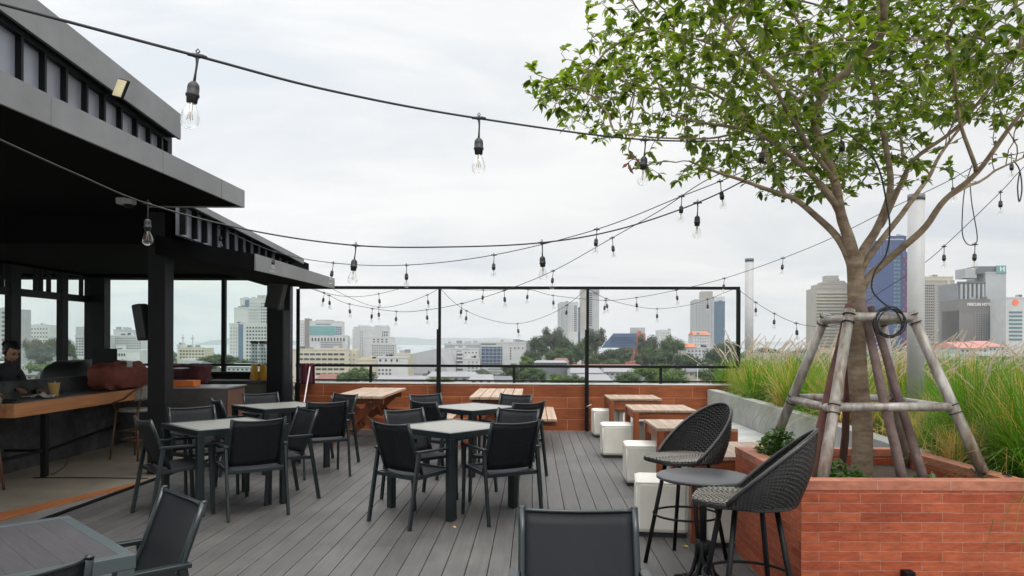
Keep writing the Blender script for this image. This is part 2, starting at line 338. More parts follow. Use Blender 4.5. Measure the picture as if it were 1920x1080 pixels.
# city ground, sea
gm = mat('city_ground', (0.05, 0.075, 0.035), 0.95, scale=0.012, col2=(0.25, 0.25, 0.22))
gd = MB(); gd.poly([(-9000, -400, -22), (9000, -400, -22), (9000, 1500, -22), (3000, 1650, -22), (600, 1350, -22), (-300, 1280, -22), (-9000, 1500, -22)])
tag(gd.build('ground', gm), kind='structure')
sm = mat('sea_water', (0.16, 0.22, 0.25), 0.22, scale=0.002, var=0.1, bump=0.5, bscale=0.05)
se = MB(); se.poly([(-45000, -3000, -22.6), (45000, -3000, -22.6), (45000, 45000, -22.6), (-45000, 45000, -22.6)]); tag(se.build('sea', sm), kind='structure')
# parapet, rail, pergola -- all on the turned line
pw = empty('parapet_wall', (0, 0, 0), 'long low parapet clad in wood-look brown tiles at the far end of the deck', 'wall'); pw.rotation_euler = (0, 0, ANG)
m_wtile = brickmat('wood_look_tile', (0.22, 0.062, 0.022), (0.33, 0.105, 0.042), (0.42, 0.18, 0.09), 0.9, 0.19, 0.0055, rough=0.5, gloss=0.25, bump=0.15, grain=(1.2, 16, 1), offset=0.35, big=2.2)
b = MB(); b.box(-4.1, 3.35, YW, YW + 0.15, 0.0, 0.785); b.build('tiled_face', m_wtile, pw, uv=True)
b = MB(); b.box(-4.12, 3.4, YW - 0.012, YW + 0.165, 0.785, 0.803); b.build('cap', m_white_paint, pw)
rl = empty('guard_rail', (0, 0, 0), 'black metal guard rail with square posts on top of the tiled parapet', 'railing'); rl.rotation_euler = (0, 0, ANG)
ry = YW + 0.08
b = MB(); b.box(-4.1, 3.9, ry - 0.025, ry + 0.025, 1.07, 1.115); b.build('top_rail', m_black, rl)
b = MB(); b.box(-4.1, 3.9, ry - 0.02, ry + 0.02, 0.83, 0.855); b.build('bottom_rail', m_black, rl)
for px in (-4.05, -2.8, -0.33, 2.17):
    b = MB(); b.box(px - 0.022, px + 0.022, ry - 0.0225, ry + 0.0225, 0.803, 1.07); b.build('post', m_black, rl)
pg = empty('pergola_frame', (0, 0, 0), 'tall thin black steel frame standing in front of the tiled parapet', 'frame'); pg.rotation_euler = (0, 0, ANG)
py_ = YW - 0.06; ZT = 2.45
b = MB(); b.box(-4.0, 3.467, py_ - 0.022, py_ + 0.022, ZT - 0.05, ZT); b.build('top_bar', m_black, pg)
def lx(px): return (px - 960) / 1400 * YW * 1.0
for px, w_, z0, sl in ((556, 0.05, 0, None), (824, 0.045, 0, (0.0, 1.72)), (1101, 0.045, 0, (0.0, 1.72)), (1380, 0.06, 0, None)):
    X = (px - 960) / 1400 * 12.68 / cos(ANG) + (-ANG * -12.68) * 1.0
    b = MB(); b.box(X - w_ / 2, X + w_ / 2, py_ - w_ / 2, py_ + w_ / 2, 0.0, ZT - 0.05)
    if sl: b.box(X - 0.045, X - 0.0, py_ - 0.05, py_ - 0.023, 0.02, 1.72)
    b.build('post', m_black, pg)
    if px in (824, 1101):
        c = MB(); c.tube([(X - 0.02, py_ - 0.075, 0.42), (X + 0.07, py_ - 0.075, 0.46)], 0.012, 8); c.build('clamp', m_steel, pg)
# ------------------------------------------------------------------ right side: concrete wall, grass bed, brick planter
cw = empty('planter_wall', (3.2, 12, 0), 'long pale concrete retaining wall in front of the tall grass', 'wall')
b = MB()
WL = [(3.30, 12.6), (3.22, 9.6), (3.13, 7.6), (2.90, 5.42)]
for (xa, ya), (xb, yb) in zip(WL[:-1], WL[1:]):
    b.hexa([(xb, yb, 0), (xb + 0.16, yb, 0), (xa + 0.16, ya, 0), (xa, ya, 0), (xb, yb, 0.72), (xb + 0.16, yb, 0.72), (xa + 0.16, ya, 0.72), (xa, ya, 0.72)])
b.build('wall_face', m_conc, cw, world=True)
b = MB(); b.prism([(2.35, 5.45), (2.88, 5.45), (3.11, 7.6), (3.20, 9.6), (3.28, 12.55), (2.62, 12.55), (2.5, 8)], 0.0, 0.35); b.build('concrete_step', m_conc, cw, world=True)
bed = MB(); bed.prism([(2.9, 4.17), (9, 4.17), (9, 14), (3.35, 14), (3.40, 12.6), (3.27, 7.6), (3.05, 5.42), (2.9, 5.2)], 0.0, 0.62); tag(bed.build('grass_bed_soil', m_soil), kind='structure')
m_brick = brickmat('red_brick', (0.31, 0.062, 0.026), (0.42, 0.105, 0.045), (0.37, 0.19, 0.13), 0.225, 0.0530, 0.0024, rough=0.6, bump=0.55, grain=(5, 16, 1), big=2.6, gloss=0.3, wob=0.012)
bp = empty('brick_planter', (2.2, 4.7, 0), 'square planter of orange red brick around the tree', 'planter')
X0, X1, Y0, Y1 = 1.585, 2.86, 4.08, 5.42
b = MB(); t_ = 0.10
b.box(X0, 7.5, Y0, Y0 + t_, -0.02, 0.70)
b.hexa([(X0, Y0 + t_, -.02), (X0 + t_, Y0 + t_, -.02), (X0 + t_ + .04, Y1, -.02), (X0 + .04, Y1, -.02), (X0, Y0 + t_, .70), (X0 + t_, Y0 + t_, .70), (X0 + t_ + .04, Y1, .70), (X0 + .04, Y1, .70)])
b.box(X0 + t_ + .04, X1, Y1 - t_, Y1, -0.02, 0.70)
b.box(X1 - t_, X1, Y0 + t_, Y1 - t_, -0.02, 0.70)
b.build('brick_wall', m_brick, bp, world=True, uv=True)
m_cap = mat('salmon_brick_cap', (0.47, 0.19, 0.12), 0.7, var=0.18, scale=9, bump=0.4, bscale=50, dirt=0.15)
m_cap = brickmat('salmon_cap', (0.38, 0.13, 0.075), (0.44, 0.17, 0.10), (0.36, 0.25, 0.2), 0.40, 0.4, 0.003, rough=0.65, bump=0.4, grain=(5, 10, 1), big=2)
b = MB(); q = 0.003
b.box(X0 - q, 7.5, Y0 - q, Y0 + t_ + q, 0.70, 0.75)
b.hexa([(X0 - q, Y0 + t_ + q, .70), (X0 + t_ + q, Y0 + t_ + q, .70), (X0 + t_ + .04 + q, Y1 + q, .70), (X0 + .04 - q, Y1 + q, .70), (X0 - q, Y0 + t_ + q, .7495), (X0 + t_ + q, Y0 + t_ + q, .7495), (X0 + t_ + .04 + q, Y1 + q, .7495), (X0 + .04 - q, Y1 + q, .7495)])
b.box(X0 + t_ + .04 + q, X1 + q, Y1 - t_ - q, Y1 + q, 0.70, 0.749)
b.box(X1 - t_ - q, X1 + q, Y0 + t_ + q, Y1 - t_ - q, 0.70, 0.7485)
b.build('cap', m_cap, bp, world=True, uv=True)
b = MB(); b.box(X0 + t_ + .002, X1 - t_ - .002, Y0 + t_ + .002, Y1 - t_ - .002, 0, 0.64)
s_ = b.build('soil', m_soil, bp, world=True)
b = MB(); b.box(2.125, 2.18, 4.02, 4.08, 0.20, 0.27); b.box(2.14, 2.165, 4.03, 4.075, 0.10, 0.2); tag(b.build('wall_lamp', m_black, bevel=0.004), 'small black spotlight fixed low on the brick planter front', 'lamp')
# white pipe posts
for px, D, ztop, r_, lb in ((1404.5, 14.0, 3.09, 0.078, 'slim white pipe post far right of the black steel frame'), (1717, 7.5, 3.0, 0.078, 'thick white pipe post standing behind the tree')):
    c = P(px, 640, D); t = empty('pipe_post', (c.x, c.y, 0.3), lb, 'post')
    b = MB(); b.tube([(c.x, c.y, 0.3), (c.x, c.y, ztop - 0.06)], r_, 24); b.build('pipe', m_pipe, t, world=True)
    b = MB(); b.tube([(c.x, c.y, ztop - 0.06), (c.x, c.y, ztop)], r_ + 0.003, 24); b.build('cap', mat('grey_pipe_cap', (0.12, 0.13, 0.14), 0.5), t, world=True)
# ------------------------------------------------------------------ bar pavilion
bar = empty('bar_pavilion', (-6, 8, 0), 'open black steel bar pavilion with grey metal canopies and glass walls', 'pavilion')
def bb(name, m, *boxes, **kw):
    b = MB()
    for q in boxes: b.box(*q)
    return b.build(name, m, bar, world=True, **kw)
# canopy 1 : edge line from (−2.87,8.0) back to (−3.27,1.0)
def lerp(a, b, t): return a + (b - a) * t
ex = lambda y: lerp(-2.87, -3.09, (8.0 - y) / 3.49)
b = MB(); zb, zt = 2.93, 3.115
b.hexa([(ex(0.5) - 0.02, 0.5, zb), (ex(0.5), 0.5, zb), (ex(8), 8.0, zb), (ex(8) - 0.02, 8.0, zb), (ex(0.5) - 0.02, 0.5, zt + .03), (ex(0.5), 0.5, zt + .03), (ex(8), 8.0, zt), (ex(8) - 0.02, 8.0, zt)])
b.box(-3.9, ex(8) - 0.02, 7.98, 8.0, zb, zt)
b.build('canopy_fascia', m_fascia, bar, world=True)
b = MB()
for yy in (1.6, 3.2, 4.95, 6.35, 7.45):      # panel joints
    b.hexa([(ex(yy), yy, zb), (ex(yy) + 0.003, yy, zb), (ex(yy) + 0.003, yy + 0.012, zb), (ex(yy), yy + 0.012, zb), (ex(yy), yy, zt), (ex(yy) + 0.003, yy, zt), (ex(yy) + 0.003, yy + 0.012, zt), (ex(yy), yy + 0.012, zt)])
b.build('fascia_seam', mat('seam_grey', (.16, .16, .165), .5), bar, world=True)
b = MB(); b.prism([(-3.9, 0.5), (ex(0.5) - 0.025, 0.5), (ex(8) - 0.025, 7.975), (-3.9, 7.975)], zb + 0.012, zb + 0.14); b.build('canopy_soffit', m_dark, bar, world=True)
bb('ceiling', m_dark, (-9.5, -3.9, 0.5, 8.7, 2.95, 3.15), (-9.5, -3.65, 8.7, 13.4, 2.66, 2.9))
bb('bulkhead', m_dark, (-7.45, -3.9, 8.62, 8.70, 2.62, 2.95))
# upper roof 1
def rz_(y): return lerp(3.74, 3.92, (8.3 - y) / 2.83)
rx_ = lambda y: lerp(-3.69, -3.75, (8.3 - y) / 2.83)
b = MB()
b.hexa([(rx_(1) - 0.03, 1, rz_(1)), (rx_(1), 1, rz_(1)), (rx_(8.3), 8.3, rz_(8.3)), (rx_(8.3) - 0.03, 8.3, rz_(8.3)),
        (rx_(1) - 0.03, 1, rz_(1) + .29), (rx_(1), 1, rz_(1) + .29), (rx_(8.3), 8.3, rz_(8.3) + .28), (rx_(8.3) - 0.03, 8.3, rz_(8.3) + .28)])
b.build('roof_fascia', m_fascia, bar, world=True)
b = MB(); b.hexa([(-8, 1, rz_(1) + .02), (rx_(1) - .03, 1, rz_(1) + .02), (rx_(8.3) - .03, 8.3, rz_(8.3) + .02), (-8, 8.3, rz_(8.3) + .02), (-8, 1, rz_(1) + .26), (rx_(1) - .03, 1, rz_(1) + .26), (rx_(8.3) - .03, 8.3, rz_(8.3) + .26), (-8, 8.3, rz_(8.3) + .26)])
b.build('roof', m_black, bar, world=True)
yk = 8.32 - 0.0
ys = [8.30, 8.12, 7.86, 7.58, 7.28, 6.98, 6.69, 6.38, 6.09, 5.80, 5.51, 5.22, 4.93, 4.64, 4.35, 4.0, 3.6]
for i, y in enumerate(ys):
    b = MB(); wd = 0.10 if i == 0 else 0.028
    b.box(-3.86, -3.81, y - wd / 2, y + wd / 2, 3.10, rz_(y) + 0.03); b.build('fin', m_black, bar, world=True)
b = MB(); b.hexa([(-3.90, 3.5, 3.1), (-3.862, 3.5, 3.1), (-3.862, 8.3, 3.1), (-3.90, 8.3, 3.1), (-3.90, 3.5, rz_(3.5)), (-3.862, 3.5, rz_(3.5)), (-3.862, 8.3, rz_(8.3)), (-3.90, 8.3, rz_(8.3))]); b.build('clerestory_panel', m_panel, bar, world=True)
b = MB(); b.bar((-3.83, 3.5, rz_(3.5) - .02), (-3.83, 8.3, rz_(8.3) - .02), .05, .04); b.build('clerestory_rail', m_black, bar, world=True)
# canopy 2
b = MB(); A2, B2 = (-3.26, 9.5), (-3.02, 12.7)
def slab(m, a, c, z0, z1, th, name):
    b = MB(); b.hexa([(a[0] - th, a[1], z0[0]), (a[0], a[1], z0[0]), (c[0], c[1], z0[1]), (c[0] - th, c[1], z0[1]), (a[0] - th, a[1], z1[0]), (a[0], a[1], z1[0]), (c[0], c[1], z1[1]), (c[0] - th, c[1], z1[1])])
    return b.build(name, m, bar, world=True)
slab(m_fascia, A2, B2, (2.405, 2.405), (2.615, 2.575), 0.02, 'canopy_fascia')
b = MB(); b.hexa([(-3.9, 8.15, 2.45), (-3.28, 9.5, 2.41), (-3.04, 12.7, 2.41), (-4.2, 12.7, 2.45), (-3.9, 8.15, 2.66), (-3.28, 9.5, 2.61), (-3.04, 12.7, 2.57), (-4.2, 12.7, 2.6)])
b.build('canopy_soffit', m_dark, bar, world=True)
slab(m_fascia, (-3.52, 8.2), (-3.43, 12.3), (2.98, 2.78), (3.05, 2.865), 0.03, 'roof_fascia')
b = MB(); b.hexa([(-8, 8.2, 2.99), (-3.55, 8.2, 2.99), (-3.46, 12.3, 2.79), (-8, 12.3, 2.79), (-8, 8.2, 3.03), (-3.55, 8.2, 3.03), (-3.46, 12.3, 2.83), (-8, 12.3, 2.83)]); b.build('roof', m_black, bar, world=True)
for i, px in enumerate((353, 375, 393, 412, 428, 444, 460, 474, 488, 500.5, 513, 527, 539, 551)):
    y = 3.60 * 1400 / (960 - px) * 0.985
    b = MB(); b.box(-3.64, -3.575, y - 0.016, y + 0.016, lerp(2.665, 2.58, (y - 8.2) / 4.1), lerp(2.98, 2.78, (y - 8.2) / 4.1) + 0.03); b.build('fin', m_black, bar, world=True)
b = MB(); b.hexa([(-3.70, 8.2, 2.665), (-3.642, 8.2, 2.665), (-3.642, 12.25, 2.58), (-3.70, 12.25, 2.58), (-3.70, 8.2, 2.99), (-3.642, 8.2, 2.99), (-3.642, 12.25, 2.80), (-3.70, 12.25, 2.80)]); b.build('clerestory_panel', m_panel, bar, world=True)
# columns
bb('column', m_black, (-4.10, -3.906, 8.40, 8.62, 0.0, 3.3), bevel=0.004)
bb('column', m_black, (-4.09, -3.83, 12.45, 12.7, 0.0, 2.8), bevel=0.004)
bb('column', mat('dark_steel_gloss', (0.02, 0.022, 0.03), 0.3), (-3.80, -3.70, 12.45, 12.6, 0.0, 2.6))
bb('column', m_black, (-8.0, -7.45, 9.9, 10.15, 0.0, 2.9))
bb('column', m_black, (-7.45, -7.1, 13.0, 13.2, 0.0, 2.9))
# back glass wall
YB = 13.3
bb('header_beam', m_dark, (-9.5, -3.9, 12.95, 13.45, 2.60, 2.66), (-9.5, -3.9, 13.46, 13.5, 2.60, 3.0))
bb('mullion', m_black, (-5.17, -5.10, YB - 0.03, YB + 0.05, 0.9, 2.66))
bb('mullion', m_black, (-4.28, -4.23, YB - 0.03, YB + 0.05, 0.9, 2.66))
bb('transom', m_black, (-7.3, -4.28, YB - 0.02, YB + 0.045, 1.06, 1.10))
bb('sill', m_black, (-7.3, -4.0, YB - 0.25, YB + 0.07, 0.90, 0.965))
bb('back_wall', m_conc_d, (-7.4, -4.0, YB - 0.05, YB + 0.15, 0.0, 0.90))
for xa, xb in ((-7.15, -5.17), (-5.10, -4.28)):
    b = MB(); b.poly([(xa, YB, 0.965), (xb, YB, 0.965), (xb, YB, 2.62), (xa, YB, 2.62)]); b.build('window_pane', m_window, bar, world=True, solid=0.0)
# side glass wall
XS = -7.42
bb('side_wall', m_conc_d, (XS - 0.1, XS + 0.06, 8.0, 13.3, 0.0, 0.84))
bb('sill', m_white_paint, (XS - 0.1, XS + 0.10, 8.0, 13.2, 0.84, 0.87))
bb('transom', m_black, (XS - 0.04, XS + 0.04, 8.0, 13.2, 2.17, 2.28))
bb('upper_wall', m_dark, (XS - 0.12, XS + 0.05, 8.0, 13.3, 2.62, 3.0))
for y, w_ in ((12.32, 0.16), (11.10, 0.22), (9.9, 0.2)):
    bb('mullion', m_black, (XS - 0.05, XS + 0.05, y - w_ / 2, y + w_ / 2, 0.87, 2.62))
for y in (11.62, 11.75, 11.95, 12.85, 10.85):
    bb('glazing_bar', m_black, (XS - 0.03, XS + 0.03, y - 0.02, y + 0.02, 2.28, 2.62))
b = MB(); b.poly([(XS, 8.0, 0.87), (XS, 13.2, 0.87), (XS, 13.2, 2.64), (XS, 8.0, 2.64)]); b.build('window_pane', m_window, bar, world=True)
# bar half wall
hw = MB(); hw.box(-5.85, -5.70, 6.9, 12.9, 0.0, 1.03); tag(hw.build('bar_half_wall', m_conc_d), 'stained dark concrete half wall behind the long wooden counter', 'wall')
# ================================================================== DINING CHAIRS AND TABLES
def make_chair():
    r = empty('dining_chair', (0, 0, 0))
    for s in (-1, 1):
        b = MB(); b.bar((s * .25, -.27, 0), (s * .25, -.17, .60), .022, .034, up=(0, 1, 0)); b.build('rear_leg', m_frame, r, bevel=.003)
        b = MB(); b.bar((s * .25, .245, 0), (s * .25, .215, .60), .022, .034, up=(0, 1, 0)); b.build('front_leg', m_frame, r, bevel=.003)
        b = MB(); b.bar((s * .25, -.20, .612), (s * .25, .26, .612), .042, .020); b.build('armrest', m_frame, r, bevel=.004)
        b = MB(); b.tube([(s * .222, -.10, .40), (s * .222, -.175, .60), (s * .222, -.225, .74), (s * .222, -.262, .842)], .0145, 10)
        b.lathe([(.0, 0), (.015, .001), (.012, .008), (.0, .010)], (s * .222, -.263, .842), 10); b.build('back_post', m_frame, r)
    b = MB()
    for s in (-1, 1):
        b.bar((s * .228, -.20, .40), (s * .228, .235, .425), .022, .032)
    b.bar((-.216, .222, .423), (.216, .222, .423), .022, .03); b.bar((-.238, -.187, .398), (.238, -.187, .398), .022, .03)
    b.build('seat_frame', m_frame, r, bevel=.003)
    b = MB(); b.grid(lambda u, v: (lerp(-.216, .216, u), lerp(-.175, .21, v), .425 + .02 * (v - .5) - .012 * sin(pi * u)), 8, 4); b.build('seat', m_sling2, r, solid=.004)
    def back(u, v):
        z = lerp(.435, .83, v); y = -.10 - (z - .40) * (.075 / .2) * 1.0
        if z > .6: y = -.175 - (z - .6) * .36
        return (lerp(-.21, .21, u), y - .028 * sin(pi * u), z - .012 * sin(pi * u) * v)
    b = MB(); b.grid(back, 10, 8); b.build('backrest', m_sling, r, solid=.004)
    b = MB(); pts = []
    for k in range(11):
        q = back(k / 10, 1.0); pts.append((q[0] * 1.02, q[1], q[2] + .006))
    b.tube(pts, .008, 8); b.build('top_rail', m_frame, r)
    return r
chair0 = make_chair(); chair_map = make_tree_map(chair0); used = [False]
def place_chair(mx, my, hd, label, group='black sling chairs round the square tables'):
    a = radians(hd)
    o = chair0 if not used[0] else copy_tree(chair0, None, chair_map); used[0] = True
    o.location = (mx + .27 * cos(a), my + .27 * sin(a), 0); o.rotation_euler = (0, 0, a - pi / 2)
    tag(o, label, 'chair', group)
def make_table(top, frame, gap=.002):
    r = empty('square_table', (0, 0, 0)); h = .42
    b = MB()
    for s in (-1, 1):
        b.box(-h, h, s * h - (.045 if s > 0 else 0), s * h + (.045 if s < 0 else 0), .69, .74)
        b.box(s * h - (.045 if s > 0 else 0), s * h + (.045 if s < 0 else 0), -h + .045, h - .045, .69, .7398)
    b.build('table_frame', frame, r, bevel=.002)
    b = MB(); n = 9; wd = (2 * h - .09) / n
    for i in range(n): b.box(-h + .045 + i * wd + gap, -h + .045 + (i + 1) * wd - gap, -h + .046, h - .046, .712, .738)
    b.build('tabletop', top, r, bevel=.0015 if gap > .001 else 0)
    for sx in (-1, 1):
        for sy in (-1, 1):
            b = MB(); b.box(sx * (h - .032) - .03, sx * (h - .032) + .03, sy * (h - .032) - .03, sy * (h - .032) + .03, 0, .69); b.build('leg', frame, r, bevel=.004)
    return r
m_top = mat('grey_slat_top', (0.22, 0.215, 0.195), 0.36, var=.12, scale=5, stretch=(10, 1, 1), bump=.1, bscale=10)
m_top_d = mat('dark_slat_top', (0.036, 0.033, 0.038), 0.6, var=.18, scale=5, stretch=(10, 1, 1), bump=.1, bscale=10, dirt=.15)
m_frame_sheen = mat('charcoal_frame_sky_sheen', (0.05, 0.065, 0.068), 0.4, bump=.05, bscale=200)  # table frame in lighter teal: its sky reflection is put into the base colour
tb = make_table(m_top, m_frame); tbm = make_tree_map(tb)
def place_table(o, x, y, a, label):
    o.location = (x, y, 0); o.rotation_euler = (0, 0, radians(a)); tag(o, label, 'table', 'square metal dining tables')
place_table(tb, -.54, 6.80, 48, 'grey slatted square table nearest the camera in the middle of the deck')
place_table(copy_tree(tb, None, tbm), -2.66, 6.92, 45, 'grey slatted square table next to the thick black column')
place_table(copy_tree(tb, None, tbm), -.46, 8.85, 47, 'grey slatted square table in front of the right picnic table')
place_table(copy_tree(tb, None, tbm), -2.76, 8.93, 45, 'grey slatted square table behind the column table, nearest the mop')
tb5 = make_table(m_top_d, m_frame_sheen, .0004); place_table(tb5, -1.93, 2.66, 45, 'dark topped square table cut off at the bottom left corner')
C = place_chair
C(-1.0, 6.08, 50, 'black chair on the near left side of the middle table')
C(-1.06, 7.30, -46, 'black chair on the far left side of the middle table')
C(.04, 6.18, 118, 'black chair on the near right side of the middle table, its back to us')
C(.07, 7.38, -118, 'black chair on the far right side of the middle table, overlapped by its neighbour')
C(-.99, 8.27, 46, 'black chair on the near left side of the table before the right picnic table')
C(-1.10, 9.45, -55, 'black chair on the far left side of the table before the right picnic table')
C(.20, 8.22, 129, 'black chair on the near right side of the table before the right picnic table')
C(.06, 9.50, -118, 'black chair hiding the front corner of the right picnic table')
C(-2.135, 6.32, 125, 'black chair with its back to us beside the column table')
C(-3.14, 6.33, 42, 'black chair on the near left side of the column table, seen side on')
C(-3.22, 7.50, -45, 'black chair beyond the column table, right beside the column')
C(-2.00, 7.34, -141, 'black chair on the far right side of the column table, showing its outer back')
C(-3.36, 8.45, 34, 'thin side view of a black chair in front of the steel cabinet')
C(-3.20, 9.50, -48, 'black chair right of the steel cabinet, mostly hidden behind its table')
C(-2.02, 8.20, 118, 'black chair between the two left tables with its back to us')
C(-2.10, 9.45, -128, 'black chair in front of the cross legs of the left picnic table')
C(.265, 2.97, -91, 'large black sling chair cut off at the bottom middle, facing the camera')
C(-1.40, 3.20, -136, 'black chair at the right side of the dark topped foreground table')
C(-1.43, 2.10, 135, 'black chair back cropped by the bottom edge in front of the dark topped table')
# ------------------------------------------------------------------ picnic tables
def picnic(x, y, label, rz):
    r = empty('picnic_table', (x, y, 0), label, 'picnic table', 'picnic tables by the parapet'); r.rotation_euler = (0, 0, rz)
    L_ = .98
    for i in range(5):
        b = MB(); xx = -.36 + i * .146; b.box(xx, xx + .136, -L_, L_, .71, .745); b.build('tabletop_board', m_teak_y, r, bevel=.003)
    for s in (-1, 1):
        for i in range(2):
            b = MB(); xx = s * .72 - .13 + i * .135; b.box(xx, xx + .125, -L_, L_, .415, .45); b.build('bench_board', m_teak_y, r, bevel=.003)
    for yy in (-.72, .72):
        for s in (-1, 1):
            b = MB(); o = .0 if s > 0 else .047
            b.bar((-s * .50, yy + o, 0.0), (s * .27, yy + o, .70), .045, .10, up=(1, 0, 0)) ; b.build('cross_leg', m_redwood, r, bevel=.003)
        b = MB(); b.box(-.34, .34, yy - .075, yy - .03, .62, .705); b.build('top_batten', m_redwood_x, r, bevel=.003)
        b = MB(); b.box(-.86, .86, yy + .075, yy + .12, .32, .41); b.build('bench_bearer', m_redwood_x, r, bevel=.003)
        for sx in (-1, 1):
            b = MB(); b.tube([(sx * .16, yy - .08, .655), (sx * .16, yy - .073, .655)], .012, 8); b.build('bolt', m_steel, r)
    b = MB(); b.bar((0, -.70, .34), (0, .0, .68), .04, .07); b.bar((0, .72, .34), (0, .02, .68), .04, .07); b.build('brace', m_redwood, r)
    return r
picnic(-2.13, 11.35, 'weathered slatted picnic table on crossed red-brown legs, left one by the parapet', ANG)
picnic(-.20, 11.25, 'weathered slatted picnic table on crossed red-brown legs, behind the middle dining tables', ANG)
# ------------------------------------------------------------------ low wooden tables and white cube stools
def wtable(x, y, label):
    r = empty('wooden_table', (x, y, 0), label, 'table', 'low wooden tables on the right'); r.rotation_euler = (0, 0, ANG); w_, d = .40, .44; h = .65
    n = 7; p = 2 * w_ / n
    for i in range(n):
        b = MB(); b.box(-w_ + i * p + .002, -w_ + (i + 1) * p - .002, -d, d, h - .028, h + random.uniform(-.001, .001)); b.build('tabletop_board', m_teak_x, r, bevel=.002)
    b = MB()
    for s in (-1, 1):
        b.box(-w_ + .07, w_ - .07, s * (d - .03) - .012, s * (d - .03) + .012, h - .12, h - .029)
        b.box(s * (w_ - .03) - .012, s * (w_ - .03) + .012, -d + .07, d - .07, h - .12, h - .029)
    b.build('apron', m_redwood_x, r)
    for sx in (-1, 1):
        for sy in (-1, 1):
            b = MB(); b.box(sx * (w_ - .035) - .035, sx * (w_ - .035) + .035, sy * (d - .035) - .035, sy * (d - .035) + .035, 0, h - .029); b.build('leg', m_redwood, r, bevel=.003)
wtable(1.90, 11.80, 'low wooden table against the parapet, farthest of the white stool tables')
wtable(1.95, 9.86, 'low wooden table second from the parapet with cube stools around it')
wtable(1.86, 7.86, 'low wooden table half hidden behind the upright wicker bar stool')
wtable(1.76, 6.02, 'low wooden table ending behind the corner of the brick planter')
def make_cube():
    r = empty('cube_stool', (0, 0, 0)); b = MB(); s = .205
    b.box(-s, s, -s, s, .03, .435); b.build('cushion_block', m_white_leather, r, bevel=.035)
    b = MB(); b.box(-s + .02, s - .02, -s + .02, s - .02, 0, .03); b.build('base', m_rubber, r)
    b = MB(); e_ = s - .006
    for z in (.418, ): b.tube([(-e_, -s + .004, z), (e_, -s + .004, z), (s - .004, -e_, z), (s - .004, e_, z), (e_, s - .004, z), (-e_, s - .004, z), (-s + .004, e_, z), (-s + .004, -e_, z), (-e_, -s + .004, z)], .0038, 6)
    for sx in (-1, 1):
        for sy in (-1, 1): b.tube([(sx * (s - .011), sy * (s - .011), .05), (sx * (s - .011), sy * (s - .011), .40)], .0045, 6)
    b.build('seam', m_white_leather, r)
    return r
cube0 = make_cube(); cm = make_tree_map(cube0)
cubes = [(1.50, 12.0, 2, 'white cube stool at the parapet end, farthest left of all'), (1.90, 11.60, 2, 'white cube stool under the farthest wooden table'), (2.36, 12.05, 0, 'white cube stool behind the right legs of the farthest wooden table'),
         (1.39, 9.90, -1, 'white cube stool standing at the left of the second wooden table'), (1.88, 10.25, 3, 'white cube stool under the second wooden table'), (2.40, 10.35, -4, 'white cube stool at the right end of the second wooden table'),
         (1.41, 7.99, -2, 'white cube stool at the left of the third wooden table'), (2.22, 7.28, 20, 'white cube stool showing between the wicker stool back and the third wooden table'),
         (1.19, 5.95, -6, 'large white cube stool directly behind the tall legs of the left wicker stool'), (1.64, 5.66, 0, 'white cube stool squeezed between the last wooden table and the brick planter')]
for i, (x, y, a, lb) in enumerate(cubes):
    o = cube0 if i == 0 else copy_tree(cube0, None, cm); o.location = (x, y, 0); o.rotation_euler = (0, 0, radians(a) + ANG); tag(o, lb, 'stool', 'white cube stools')
